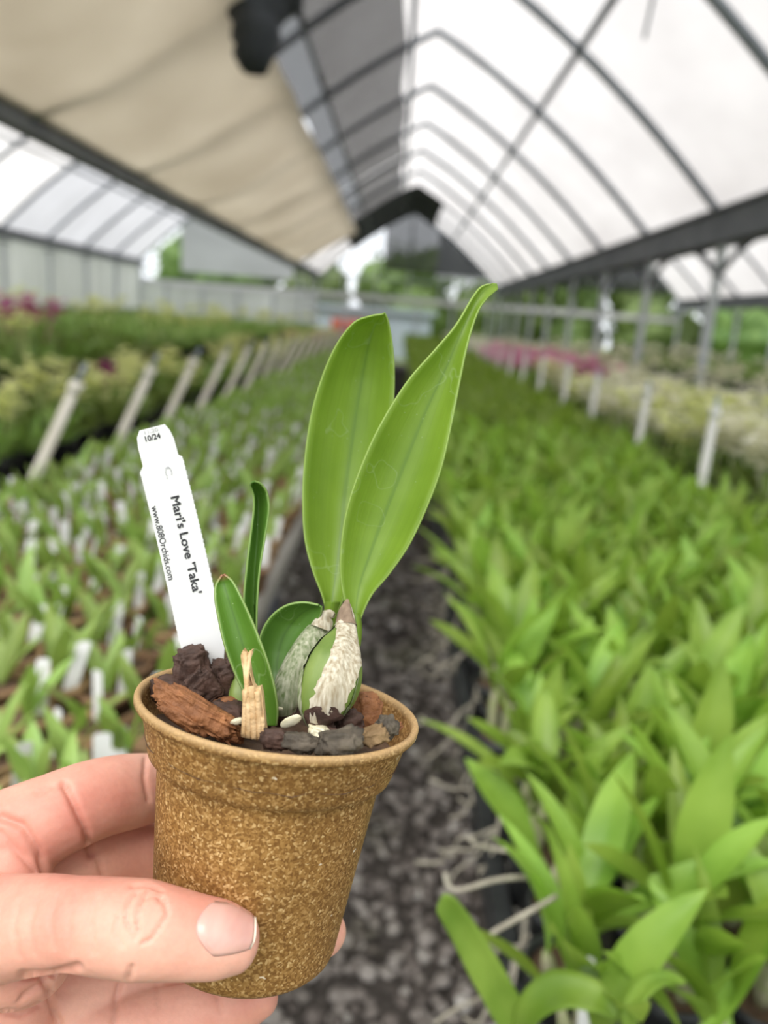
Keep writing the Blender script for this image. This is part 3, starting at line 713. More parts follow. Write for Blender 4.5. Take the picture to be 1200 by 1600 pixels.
# dark trays on the raised bench, black crates at right, teal bin with stacked white rings at left
for k, (x, y) in enumerate([(-2.62, 3.3), (-2.62, 4.1), (-2.62, 4.9), (-2.62, 5.7)]):
    pass
def crate(x, y, z, w, d, h, m, label, group=None):
    o = empty('crate', (x, y, z), label, 'crate', group)
    q = MB(); t = .02
    for a, b_ in (((x-w,y-d,z),(x+w,y-d+t,z+h)), ((x-w,y+d-t,z),(x+w,y+d,z+h)), ((x-w,y-d,z),(x-w+t,y+d,z+h)), ((x+w-t,y-d,z),(x+w,y+d,z+h)), ((x-w,y-d,z),(x+w,y+d,z+t))): q.box(a, b_)
    q.build('body', m, o)
    q = MB(); 
    for a, b_ in (((x-w-.02,y-d-.02,z+h-.03),(x+w+.02,y-d,z+h)), ((x-w-.02,y+d,z+h-.03),(x+w+.02,y+d+.02,z+h)), ((x-w-.02,y-d,z+h-.03),(x-w,y+d,z+h)), ((x+w,y-d,z+h-.03),(x+w+.02,y+d,z+h))): q.box(a, b_)
    q.build('rim', m, o)
o = crate(4.35, 9.6, 0, .35, .5, 1.0, M['black'], 'black crate beyond the nearest gutter post at right')
o = crate(4.35, 12.0, 0, .35, .5, 1.0, M['black'], 'black crate behind the first one, deeper in the right bay')
o = empty('stack_of_rings', (-5.95, 9.6, 0), 'stack of white plastic hoops on a teal bin at the left edge', 'hoops')
q = MB(); q.lathe([(.28,0),(.34,1.05),(.36,1.05),(.36,1.1),(.30,1.1),(.30,1.0),(.01,.98)], 24, Matrix.Translation((-5.95,9.6,0))); q.build('bin', M['teal'], o, True)
for k in range(6):
    q = MB(); c = Vector((-5.95, 9.6, 1.13+.06*k)); q.tube([c+Vector((.36*math.cos(a), .36*math.sin(a), 0)) for a in np.linspace(0, 2*PI, 25)], .024, 8); q.build('hoop', M['white'], o, True)

# aerial roots dangling from the right bench edge
def wob(a, b, n, amp, r):
    a, b = Vector(a), Vector(b); pts = []
    for i in range(n+1):
        t = i/n; pts.append(a.lerp(b, t)+Vector((r.uniform(-1,1), r.uniform(-1,1), r.uniform(-1,1)))*amp*math.sin(PI*t) + Vector((0,0,-amp*1.4*math.sin(PI*t))))
    return pts
def smooth_pts(p, k=4):
    out = []; p = [Vector(x) for x in p]
    for i in range(len(p)-1):
        p0, p1, p2, p3 = p[max(i-1,0)], p[i], p[i+1], p[min(i+2, len(p)-1)]
        for j in range(k):
            t = j/k; out.append(.5*((2*p1)+(-p0+p2)*t+(2*p0-5*p1+4*p2-p3)*t*t+(-p0+3*p1-3*p2+p3)*t**3))
    out.append(p[-1]); return out
r = random.Random(5)
for k in range(9):
    y = .70+.19*k+r.uniform(-.03,.03)
    o = empty('aerial_roots', (.19, y, ZR+.04), 'tangle of pale aerial roots off the right bench edge, %s from the near end' % ORD[k], 'roots', 'root tangles along the right bench edge')
    for j in range(4):
        L_ = r.uniform(.05,.14); a = (.19, y+r.uniform(-.03,.03), ZR+.07); b_ = (.17-r.uniform(.01,.09)*(1 if j else .4), y+r.uniform(-.05,.05), ZR+.03-L_*r.uniform(.2,1))
        q = MB(); q.tube(smooth_pts([a]+wob((.185, y, ZR+.05), b_, 4, .016, r)), .0021, 6); q.build('root', M['root'], o, True)
# the two roots that stick out into the aisle
for lab, pts in (('pale hooked root curling into the aisle beside the pot',
        [(880,1395,.74),(830,1372,.74),(775,1375,.73),(730,1388,.72),(708,1390,.72),(698,1378,.72),(696,1364,.72)]),
        ('pale looping root below the hooked one at the bench edge', [(870,1400,.70),(835,1420,.69),(800,1440,.69),(765,1462,.69),(770,1478,.69),(795,1488,.69),(815,1500,.69)]),
        ('short pale root poking out above the hooked one', [(800,1330,.8),(770,1326,.8),(745,1320,.79),(732,1308,.79)])):
    q = MB(); q.tube(smooth_pts([P(*p) for p in pts]), .0024, 8); tag(q.build('aerial_root', M['root'], smooth=True), lab, 'root')
# long strap leaves in the bottom of the frame belong to one edge plant
o = empty('potted_orchid', P(830, 1660, .62), 'orchid at the bottom edge whose long bright leaf reaches over the aisle', 'potted plant')
base = WL[o]
def strap(pts, ws, name='leaf', m='leafR', keel=.3, tilt=None):
    rows = []; pp = [P(*p) for p in pts]; pp = smooth_pts(pp, 5); n = len(pp)
    for i, p in enumerate(pp):
        t = (pp[min(i+1,n-1)]-pp[max(i-1,0)]).normalized(); view = (p-CAM).normalized(); sd = t.cross(view).normalized()
        if tilt: sd = (sd*math.cos(tilt)+view*math.sin(tilt)).normalized()
        nn = t.cross(sd).normalized(); w = np.interp(i/(n-1), np.linspace(0,1,len(ws)), ws)
        rows.append([p + sd*w*(j/6*2-1) + nn*abs(j/6*2-1)**1.5*w*keel for j in range(7)])
    q = MB(); q.grid(rows); ob = q.build(name, M[m], o, True); md = ob.modifiers.new('s','SOLIDIFY'); md.thickness = .0012; return ob
strap([(815,1622,.60),(783,1560,.59),(752,1505,.58),(722,1452,.57),(694,1410,.56),(688,1403,.559)], [.011,.0130,.0125,.0105,.0085,.0015], keel=.4)
strap([(810,1630,.60),(830,1580,.58),(872,1552,.57),(925,1560,.56),(962,1590,.56)], [.006,.012,.016,.013,.002], tilt=.6)
strap([(1010,1640,.60),(985,1590,.59),(1010,1545,.60),(1040,1530,.61),(1070,1536,.62)], [.006,.009,.010,.008,.002], tilt=.8)
q = MB(); T = Matrix.Translation(base); q.lathe([(.005,-.07),(.030,-.07),(.040,0),(.037,0),(.036,-.012),(.002,-.01)], 18, T); q.build('pot', M['black'], o, True)
# white tag near the bottom among the leaves
q = MB(); c = P(918, 1545, .66); rt, up, fw_ = DIR(1,0,0), DIR(.02,1,.1), DIR(0,-.1,1)
for (x, z) in ((0,0),): 
    pr2 = [(-.007,-.05),(.007,-.05),(.0075,.018),(.005,.027),(0,.0295),(-.005,.027),(-.0075,.018)]
    a = [c+rt*x+up*z for x, z in pr2]; b_ = [p_-fw_*.0006 for p_ in a]; n_ = len(a)
    q.add(a+b_, [tuple(range(n_)), tuple(range(2*n_-1, n_-1, -1))]+[(k,(k+1)%n_,(k+1)%n_+n_,k+n_) for k in range(n_)])
tag(q.build('plant_tag', M['ltag']), 'blank white tag standing among the leaves at the bottom right', 'plant tag')

# ------------------------------------------------------------------ outside: trees, shed, hedge
def tree(x, y, h, w, label, seed):
    r = random.Random(seed); o = empty('tree', (x, y, -.06), label, 'tree', 'trees outside the greenhouse')
    q = MB(); q.tube([(x,y,-.1),(x+.1,y,h*.3),(x,y+.1,h*.6)], [.2,.15,.08], 8); q.build('trunk', M['trunk'], o, True)
    q = MB()
    for k in range(7):
        v, f = ico2(3); c = Vector((x+r.uniform(-.5,.5)*w, y+r.uniform(-.5,.5)*w, h*r.uniform(.16,.76))); s_ = w*r.uniform(.45,.62)
        q.add([c+Vector(a_)*s_*(1+.25*mnoise.noise(Vector(a_)*2.3+c)+.16*mnoise.noise(Vector(a_)*6+c)) for a_ in v], f)
    for k in range(500):
        a = r.uniform(0,6.28); ph = math.acos(r.uniform(-1,1)); rr = r.random()**.25*1.08
        c = Vector((x+w*rr*math.sin(ph)*math.cos(a), y+w*rr*math.sin(ph)*math.sin(a), h*.57+h*.42*rr*math.cos(ph)))
        leaf_mb(.40, .26, r.uniform(-.6,1), .6, r.uniform(0,6.28), n=2, m=2, base=c, mb=q)
    q.build('crown', M['tree'], o, True)
TR = [(-9, 38, 6, 3), (-4.5, 36, 4.0, 2.3), (.5, 38, 5.0, 2.6), (5.0, 37, 4.8, 2.6), (8.6, 38.5, 5, 2.6), (12.2, 37, 5.5, 2.8), (16.4, 35.5, 6, 3), (21, 30, 6, 3), (20.5, 23.5, 4.6, 2.8), (20, 17.5, 4.4, 2.8), (19.8, 12, 4.2, 2.6), (26.5, 36, 7, 3.4), (-15, 30, 5, 3), (-13.5, 22, 4.0, 2.4), (-13.5, 14.5, 3.8, 2.4)]
for k, (x, y, h, w) in enumerate(TR):
    tree(x, y, h, w, ['leafy tree beyond the open end of the greenhouse', 'leafy tree beyond the right side of the greenhouse', 'leafy tree showing dimly through the left plastic wall'][0 if k < 7 else 1 if k < 12 else 2]+', %s from the %s' % (ORD[k if k < 7 else k-7 if k < 12 else k-12], 'left' if k < 7 else 'far end'), 40+k)
o = empty('shed', (-1.2, 31.5, -.06), 'low pale shed beyond the far end of the aisle', 'shed')
q = MB(); q.box((-3.6, 30.5, -.06), (1.2, 32.5, 1.7)); q.build('wall', M['bluegrey'], o)
q = MB(); q.box((-3.8, 30.3, 1.7), (1.4, 32.7, 1.85)); q.build('roof', M['bluegrey'], o)
q = MB(); q.box((-.4, 30.46, .0), (.5, 30.52, 1.45)); q.build('door', M['bluegrey'], o)
o = empty('cart', (-1.9, 29.3, -.06), 'small red cart outside the far end of the aisle', 'cart')
q = MB(); q.box((-2.5, 28.9, .75), (-1.1, 29.7, 1.35)); q.build('body', M['red'], o)
for wx in (-2.3, -1.3):
    q = MB(); q.tube([(wx, 28.85, .33), (wx, 29.0, .33)], .38, 18); q.build('wheel', M['black'], o, True)
q = MB(); q.tube([(-1.1,29.3,1.25),(-.7,29.3,1.5)], .03, 6); q.build('handle', M['steel'], o, True)

# ------------------------------------------------------------------ the held pot
AX = DIR(math.sin(math.radians(9)), math.cos(math.radians(9)), .045).normalized()
PC = P(438, 1097, .2466)
RX = (DIR(1,0,0) - AX*AX.dot(DIR(1,0,0))).normalized(); RY = AX.cross(RX)
PM = Matrix((RX, RY, AX)).transposed()                     # local -> world
def PL(x, y, z): return PC + PM @ Vector((x, y, z))        # pot coordinates: z along its axis, 0 at the rim
PH = .0795
prof = [(.0005,-PH+.0015),(.026,-PH+.0012),(.0268,-PH),(.0278,-PH+.0002),(.0290,-PH+.0016),(.0297,-PH+.004),(.0355,-.0212),(.0359,-.0196),(.0372,-.0186),(.0387,-.0178),(.0393,-.0160),(.0424,-.0042),(.0428,-.0036),(.0444,-.0032),(.0450,-.0024),(.0451,-.0010),(.0448,-.0002),(.0440,0),(.0432,-.0003),(.0427,-.0014),(.0423,-.005),(.0380,-.0180),(.0350,-.0200),(.0285,-PH+.004),(.001,-PH+.0035)]
pot = link('plant_pot', None, None, PC)
q = MB(); q.lathe(prof, 128)
me = q.mesh('plant_pot', M['pot'])
pot.matrix_world = Matrix.Translation(PC) @ PM.to_4x4()
pv = bpy.data.objects.new('plant_pot', me); COL.objects.link(pv); pv.matrix_world = pot.matrix_world.copy()
bpy.data.objects.remove(pot); pv.name = 'plant_pot'
tag(pv, 'speckled brown pressed fibre pot held in the hand', 'plant pot')
PV_M = pv.matrix_world.copy()
# potting mix below the visible chunks
q = MB(); rows = []
for i in range(13):
    rr = .0405*i/12
    rows.append([PL(rr*math.cos(a), rr*math.sin(a), -.0125+.0022*mnoise.noise(Vector((rr*math.cos(a), rr*math.sin(a), 0))*160)) for a in np.linspace(0, 2*PI, 49)])
q.grid(rows); tag(q.build('potting_mix', M['mix'], smooth=True, origin=PC), 'dark bark and cinder potting mix filling the held pot', 'potting mix', kind='stuff')

def chunk(name, pos, size, m, label, cat, seed, rot=(0,0,0), rough=.22, group=None, up=None, sharp=1.0, k=3):
    """irregular lump; pos in px+depth, size semi-axes along (image right, image up, depth) after rot"""
    v, f = ico2(k); c = P(*pos); R_ = Matrix.Rotation(rot[2],3,'Z') @ Matrix.Rotation(rot[1],3,'Y') @ Matrix.Rotation(rot[0],3,'X')
    vs = []
    for p in v:
        p = Vector(p)
        pw = Vector([math.copysign(abs(a)**(1/sharp), a) for a in p])
        d = .93 + .05*abs(mnoise.noise(p*7+Vector((seed,seed,0)))) + rough*mnoise.noise(p*1.6+Vector((seed,0,0))) + rough*.55*mnoise.noise(p*4.2+Vector((0,seed,0))) + rough*.25*mnoise.noise(p*10+Vector((0,0,seed)))
        q_ = R_ @ Vector((pw.x*size[0]*d, pw.y*size[1]*d, pw.z*size[2]*d)); vs.append(MCW @ q_)
    me = bpy.data.meshes.new(name); me.from_pydata([tuple(a) for a in vs], [], f); me.materials.append(m); me.polygons.foreach_set('use_smooth', [True]*len(f))
    o = link(name, me, None, c); return tag(o, label, cat, group)
S = .2466/1200
chunk('bark_chunk', (302,1042,.2505), (.0058,.0068,.005), M['chunk_dark'], 'dark bark chunk standing tallest in front of the name tag', 'bark', 31, (.2,.3,.25), .26, sharp=1.9, k=4)
chunk('bark_chunk', (316,1070,.2465), (.0055,.0060,.005), M['chunk_dark'], 'dark bark chunk just below the tallest one', 'bark', 2, (.4,.2,.8), .30, sharp=1.8, k=4)
chunk('bark_chunk', (347,1064,.2500), (.0042,.0068,.005), M['chunk_dark'], 'dark reddish bark chunk between the name tag and the red-tipped leaf', 'bark', 3, (.2,.5,.1), .32, sharp=1.8, k=4)
chunk('bark_chunk', (264,1078,.2475), (.0058,.0052,.005), M['chunk_dark'], 'brown-black bark chunk against the left inside of the rim', 'bark', 4, (0,0,.1), .25, sharp=1.2)
chunk('bark_chunk', (300,1084,.2430), (.0040,.0028,.004), M['chunk_dark'], 'small plum-brown bark chunk above the red bark slab', 'bark', 5, (0,0,-.4), .25, sharp=1.3)
chunk('bark_chunk', (358,1116,.240), (.0068,.0045,.005), M['chunk_dark'], 'dark bark chunk left of the pale splinter', 'bark', 6, (0,0,-.3), .3, sharp=1.3)
chunk('bark_chunk', (357,1100,.243), (.0045,.0022,.004), M['chunk_red'], 'rust-topped bark piece beside the red-tipped leaf', 'bark', 16, (0,0,-.1), .3)
chunk('bark_slab', (311,1113,.231), (.0145,.0040,.0042), M['chunk_red'], 'large red-brown bark slab lying along the left rim', 'bark', 7, (0,0,-.52), .30, sharp=1.7, k=4)
chunk('bark_slab', (284,1119,.2285), (.0085,.0022,.003), M['chunk_red'], 'thin orange-brown bark strip between the large slab and the rim', 'bark', 8, (0,0,-.58), .4, sharp=1.5)
chunk('bark_chunk', (433,1155,.2185), (.0052,.0030,.0035), M['chunk_dark'], 'dark brown bark bit right of the pale splinter', 'bark', 9, (0,0,-.1), .3, sharp=1.3)
chunk('cinder_stone', (470,1160,.2160), (.0052,.0028,.0035), M['cinder'], 'grey-brown cinder by the front rim under the bulbs', 'stone', 10, (0,0,-.2), .3, sharp=1.3)
chunk('cinder_stone', (531,1160,.2145), (.0066,.0036,.004), M['cinder'], 'grey faceted cinder at the front rim, right of the bulb base', 'stone', 11, (0,0,.15), .35, sharp=1.5)
chunk('cinder_stone', (497,1142,.2270), (.0032,.0020,.003), M['shell'], 'small pale pebble under the fat bulb', 'stone', 12, (0,0,-.2), .35, sharp=1.3)
chunk('bark_chunk', (573,1115,.245), (.0048,.0068,.003), M['chunk_red'], 'upright rust bark piece right of the fat bulb', 'bark', 13, (0,.2,-.12), .32, sharp=1.5)
chunk('cinder_stone', (585,1150,.2230), (.0046,.0028,.0035), M['cinder_tan'], 'tan cinder at the right front of the pot', 'stone', 14, (0,0,.35), .35, sharp=1.3)
chunk('cinder_stone', (604,1138,.228), (.0034,.0036,.003), M['cinder'], 'mossy lump of cinder near the right rim', 'stone', 15, (0,0,.3), .45, sharp=1.2)
chunk('bark_chunk', (617,1140,.231), (.0030,.0014,.002), M['chunk_red'], 'tiny pinkish bark flake at the right rim', 'bark', 17, (0,0,.6), .35)
chunk('bark_chunk', (545,1132,.236), (.0055,.0042,.004), M['chunk_dark'], 'black bark chunk right behind the fat bulb base', 'bark', 18, (0,0,.4), .3)
chunk('bark_chunk', (510,1150,.229), (.0055,.0032,.004), M['chunk_dark'], 'dark bark bit under the tip of the fat bulb', 'bark', 21, (0,0,0), .3)
chunk('bark_chunk', (400,1120,.246), (.0065,.0045,.004), M['chunk_dark'], 'black bark chunk behind the pale splinter', 'bark', 19, (0,0,0), .3)
chunk('bark_chunk', (444,1115,.252), (.0060,.0040,.004), M['chunk_dark'], 'black bark chunk at the foot of the slim bulb', 'bark', 20, (0,0,.3), .3)
chunk('seed_flake', (455,1127,.226), (.0036,.0020,.0007), M['shell'], 'pale oval flake on the mix below the bulbs', 'flake', 22, (.5,0,.45), .12)
chunk('seed_flake', (371,1127,.228), (.0022,.0012,.0008), M['shell'], 'cream flake left of the pale splinter', 'flake', 23, (.4,0,.2), .15)
chunk('seed_flake', (437,1107,.242), (.0012,.0006,.0005), M['shell'], 'tiny white flake between leaf and slim bulb', 'flake', 24, (.4,0,-.2), .15)

# pale splinter
q = MB()
out = [(376,1146),(380,1138),(383,1130),(379,1100),(378,1080),(381,1076),(385,1082),(384,1060),(378,1040),(376,1024),(380,1015),(383,1020),(386,1022),(390,1018),(394,1016),(391,1026),(389,1034),(391,1050),(395,1070),(400,1076),(407,1074),(410,1090),(412,1115),(416,1150),(417,1158),(398,1156),(378,1152)]
rows_ = sorted(set(v for _, v in out))
ff = [P(u, v, .2205+(.006 if v < 1070 else 0)*(1070-v)/55) for u, v in out]; n_ = len(ff)
bb = [p_ + DIR(.0,0,-1)*.0035 for p_ in ff]
q.add(ff+bb, [tuple(range(n_)), tuple(range(2*n_-1, n_-1, -1))]+[(k,(k+1)%n_,(k+1)%n_+n_,k+n_) for k in range(n_)])
o = q.build('wood_splinter', M['chip_pale'], origin=P(398,1150,.22)); tag(o, 'pale split wood splinter standing at the front rim', 'wood chip')
q2 = MB(); 
for (pts, w) in (([(381,1150),(383,1100),(384,1079)], .0009), ([(389,1152),(388,1100),(384,1040),(382,1020)], .0010), ([(398,1154),(396,1110),(392,1072)], .0011), ([(407,1154),(404,1110),(402,1080)], .0010), ([(413,1154),(409,1120)], .0008), ([(386,1090),(386,1060),(389,1030),(393,1018)], .0007)):
    q2.tube(smooth_pts([P(u, v, .2203+(.006 if v < 1070 else 0)*(1070-v)/55) for u, v in pts]), w, 6)
q2.build('split_fibres', M['chip_pale'], o, True)

# ------------------------------------------------------------------ the orchid in the pot
orch = empty('orchid_plant', PL(.008, .0, -.012), 'young orchid with two tall broad leaves growing in the held pot', 'orchid')
def hero_leaf(L, R, D, mfrac, keel, m, thick=.0006, nr=44, nc=14, name='leaf', Mid=None):
    """L, R = matching lists of outline pixels from base to tip; D depths; keel pushes the midrib in depth"""
    def cr(pts):
        return smooth_pts([Vector((*p, 0)) for p in pts], 8)
    Lp, Rp = cr(L), cr(R); Mp = cr(Mid) if Mid else None; n = len(Lp); Dp = np.interp(np.linspace(0,1,n), np.linspace(0,1,len(D)), [d[0] if hasattr(d,'__len__') else d for d in D]); Dr = np.interp(np.linspace(0,1,n), np.linspace(0,1,len(D)), [d[1] if hasattr(d,'__len__') else d for d in D])
    q = MB(); rows = []; uvs = []
    for i in range(n):
        row = []
        wpx = (Lp[i]-Rp[i]).length
        for j in range(nc+1):
            t = j/nc; 
            if Mp:
                s_ = t*2
                pt = Lp[i].lerp(Mp[i], s_) if t <= .5 else Mp[i].lerp(Rp[i], s_-1)
            else: pt = Lp[i].lerp(Rp[i], t)
            kd = keel*wpx/1200*.25*(1-(t*2-1)**2)*.7
            row.append(P(pt.x, pt.y, Dp[i]*(1-t)+Dr[i]*t + kd)); uvs.append((t, i/(n-1)))
        rows.append(row)
    q.grid(rows); ob = q.build(name, m, orch, True)
    me = ob.data; ul = me.uv_layers.new(name='UVMap')
    for lp in me.loops: ul.data[lp.index].uv = uvs[lp.vertex_index]
    md = ob.modifiers.new('s', 'SOLIDIFY'); md.thickness = thick; md.offset = 0
    return ob
# back left broad leaf
hero_leaf([(510,958),(503,930),(488,890),(476,840),(473,780),(476,720),(486,650),(503,590),(525,540),(552,505),(578,494),(599,491)],
          [(524,962),(540,930),(560,890),(580,840),(596,780),(606,720),(613,650),(616,600),(615,560),(611,525),(606,500),(601,489)],
          [.262,.262,.263,.265,.267,.268,.268,.267,.265,.262,.259,.257], .5, .55, M['hleaf'],
          Mid=[(516,958),(520,930),(526,890),(533,840),(538,780),(546,720),(556,650),(566,590),(574,548),(582,517),(592,499),(601,489)])['label'] = 'broad upright leaf behind the other'
# front right broad leaf with curled tip
hero_leaf([(556,982),(544,955),(534,915),(532,870),(540,805),(560,740),(592,668),(635,598),(680,546),(712,508),(738,465),(752,448),(768,443)],
          [(559,984),(566,960),(582,928),(608,897),(640,850),(668,790),(690,730),(706,660),(718,598),(730,541),(745,492),(760,468),(778,452)],
          [.250,.250,.250,.249,.248,.247,.247,.248,.249,.250,.252,.254,.2575], .5, .55, M['hleaf'],
          Mid=[(557,983),(556,955),(562,915),(575,875),(593,825),(615,768),(642,700),(670,632),(697,575),(718,525),(741,476),(757,454),(776,444)])['label'] = 'broad leaf in front with a curled tip leaning right'
# red-tipped small leaf
hero_leaf([(414,1134),(398,1112),(380,1080),(364,1045),(350,1005),(341,965),(336,935),(337,915),(347,898)],
          [(432,1134),(434,1110),(430,1078),(421,1042),(408,1005),(393,968),(378,935),(364,909),(350,897)],
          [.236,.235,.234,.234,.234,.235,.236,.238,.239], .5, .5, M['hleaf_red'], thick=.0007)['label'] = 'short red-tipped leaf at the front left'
# folded upright leaf
hero_leaf([(398,1010),(386,980),(381,940),(385,890),(391,840),(396,800),(396,775),(391,760),(392,755)],
          [(401,1010),(401,985),(402,940),(406,890),(414,840),(420,800),(418,772),(409,757),(399,752)],
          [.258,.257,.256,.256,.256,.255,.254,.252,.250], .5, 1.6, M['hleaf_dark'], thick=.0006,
          Mid=[(400,1012),(399,985),(398,940),(399,890),(402,840),(403,800),(402,775),(398,758),(395,753)])['label'] = 'narrow folded leaf standing upright'
# broad low leaf behind the slim bulb
hero_leaf([(430,1104),(416,1080),(407,1050),(404,1015),(408,990),(422,965),(445,947),(472,941),(497,945)],
          [(440,1104),(447,1080),(457,1050),(468,1020),(478,1000),(488,985),(496,970),(502,958),(503,948)],
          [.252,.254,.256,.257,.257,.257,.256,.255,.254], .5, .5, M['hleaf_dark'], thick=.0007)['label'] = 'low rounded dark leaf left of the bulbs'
# pseudobulbs: lofts along an axis
def bulb(name, pts, m, ncirc=28, ribs=7, rib=.035, parent=orch, seed=0, a0=None, a1=None, off=0, jag=0):
    """pts: (u, v, depth, half width px)"""
    sp = smooth_pts([Vector((p[0], p[1], 0)) for p in pts], 6); n = len(sp)
    dd = np.interp(np.linspace(0,1,n), np.linspace(0,1,len(pts)), [p[2] for p in pts]); wp = smooth_pts([Vector((p[3],0,0)) for p in pts], 6)
    q = MB(); rows = []
    for i in range(n):
        c = P(sp[i].x, sp[i].y, dd[i]); t = (P(sp[min(i+1,n-1)].x, sp[min(i+1,n-1)].y, dd[min(i+1,n-1)])-P(sp[max(i-1,0)].x, sp[max(i-1,0)].y, dd[max(i-1,0)])).normalized()
        vw = (CAM-c).normalized(); sd = t.cross(vw).normalized(); fr = sd.cross(t).normalized(); w = max(wp[i].x, .4)*dd[i]/1200
        row = []
        if a0 is None: th_ = [2*PI*k/ncirc for k in range(ncirc+1)]
        else:
            j0 = jag*mnoise.noise(Vector((i*.45, seed, 0))) + jag*.5*mnoise.noise(Vector((i*1.7, seed, 3)))
            j1 = jag*mnoise.noise(Vector((i*.45, seed+9, 0))) + jag*.5*mnoise.noise(Vector((i*1.7, seed+4, 3)))
            A0 = np.interp(i/(n-1), np.linspace(0,1,len(a0)), a0)+j0; A1 = np.interp(i/(n-1), np.linspace(0,1,len(a1)), a1)+j1
            th_ = [A0+(A1-A0)*k/ncirc for k in range(ncirc+1)]
        for th in th_:
            rr = (w+off)*(1+rib*math.cos(ribs*th+seed)*math.sin(PI*i/(n-1)))
            if off: rr += .00012*mnoise.noise(Vector((th*9, i*.2, seed)))
            row.append(c + (sd*math.cos(th)+fr*math.sin(th)*.85)*rr)
        rows.append(row)
    q.grid(rows); return q.build(name, m, parent, True)
A = [(513,1141,.2310,6),(506,1128,.2315,26),(507,1100,.232,41),(515,1070,.233,47),(523,1040,.235,44),(530,1015,.238,34),(538,990,.242,20),(542,965,.245,11),(541,945,.247,5)]
b2 = bulb('pseudobulb', A, M['bulbgreen'], seed=1); b2['label'] = 'fat green bulb in a torn papery sheath'
# th=pi/2 faces the camera; th=0 is image right side (t x view)
s_ = bulb('sheath', A, M['sheath'], parent=b2, seed=2, off=.00035, jag=.16, a0=[.7,.75,.80,.80,.6,.35,.1,-.4,-1.0], a1=[2.1,2.25,2.15,1.95,1.85,1.85,2.3,3.2,4.2]); s_['label'] = 'white papery sheath strip'
bulb('sheath', A, M['sheath_grey'], parent=b2, seed=5, off=.0003, jag=.12, a0=[2.6,2.55,2.6,2.7,2.75,2.8,2.75,2.7,2.6], a1=[4.2,4.2,4.2,4.2,4.2,4.2,4.2,4.2,4.2], ncirc=14)
bulb('sheath', A[:5], M['sheath_grey'], parent=b2, seed=7, off=.0003, jag=.12, a0=[.1,.2,.35,.5,.55], a1=[.9,.7,.6,.62,.58], ncirc=8)
bulb('sheath_base', A[:3], M['chunk_dark'], parent=b2, seed=8, off=.0005, jag=.2, a0=[0,.1,1.2], a1=[3.2,3.1,1.9], ncirc=20)
T_ = [(541,978,.2432,16),(541,966,.244,12),(541,952,.2445,8),(543,937,.246,1)]
bulb('sheath_tip', T_, M['sheath_tip'], parent=b2, seed=3, ribs=3, rib=.15, off=.0003)['label'] = 'dry brown pointed sheath tip'
B = [(448,1116,.250,14),(446,1100,.250,22),(453,1070,.251,24),(468,1040,.253,25),(484,1010,.256,23),(497,985,.259,17),(507,968,.261,11),(513,956,.262,7)]
b1 = bulb('pseudobulb', B, M['sheath_grey'], seed=4, ribs=9, rib=.05); b1['label'] = 'slim bulb in a grey-green papery sheath'
bulb('sheath_tip', [(501,982,.2575,15),(507,968,.258,12),(515,960,.258,7),(522,962,.2575,2)], M['sheath'], parent=b1, seed=6, ribs=3, rib=.12, off=.0004)
# sheath collars where leaves leave the bulbs
hero_leaf([(553,1000),(551,985),(549,970),(549,955)], [(562,1010),(564,992),(564,975),(562,962)], [.246,.248,.249,.250], .5, -1.2, M['hleaf'], name='leaf_stalk')
hero_leaf([(505,985),(504,970),(507,955),(509,940)], [(525,985),(525,970),(526,955),(530,940)], [.263,.263,.262,.262], .5, -1.0, M['hleaf'], name='leaf_stalk')
# small green bulb behind the red-tipped leaf
bulb('pseudobulb', [(378,1112,.245,10),(377,1098,.245,17),(376,1082,.246,18),(374,1066,.247,12),(372,1052,.248,6)], M['bulbgreen'], seed=9)

# ------------------------------------------------------------------ name tag
tg_c = P(237, 670, .2600)                                   # middle of the top edge
tg_b = P(322, 1040, .2560)
up = (tg_c-tg_b).normalized(); rt0 = DIR(.969,.2467,.06).normalized(); rt = (rt0-up*up.dot(rt0)).normalized(); nr_ = rt.cross(up)
if nr_.dot(CAM-tg_c) < 0: nr_ = -nr_
LEN = (tg_c-tg_b).length+.010
px = .2585/1200
def serr(side, z0, z1, w):
    out = []; n = int(abs(z1-z0)/.00085)
    for i in range(n):
        z = z0+(z1-z0)*i/n; out.append((side*(w+(.00022 if i % 2 else 0)), z))
    return out
w0, w1 = 27*px, 35.5*px
zs = -.0115
outl = [(-w0*.75, -.0002), (w0*.78, .0004), (w0*.98, -.0018), (w0*1.10, -.005), (w0*1.12, zs+.0008), (w1, zs)]
outl += serr(1, zs-.001, -.072, w1) + [(w1*.9, -.078), (w1*.35, -LEN), (-w1*.35, -LEN), (-w1*.9, -.078)] + serr(-1, -.072, zs-.002, w1) + [(-w1*1.02, zs-.0015), (-w0*1.08, zs-.0005), (-w0*1.08, -.005), (-w0*1.0, -.0018)]
tag_root = empty('name_tag', tg_b, 'white plastic plant name tag with printed name standing in the held pot', 'plant tag')
ctr = Vector((0,0,0))
def TP(x, z, d=0): return tg_c + rt*(x+.0002) + up*z + nr_*(d - .0022*math.sin(PI*min(1, max(0, -z/LEN))))
q = MB(); a = [TP(x, z, .0003) for x, z in outl]; b_ = [TP(x, z, -.0003) for x, z in outl]; n_ = len(a)
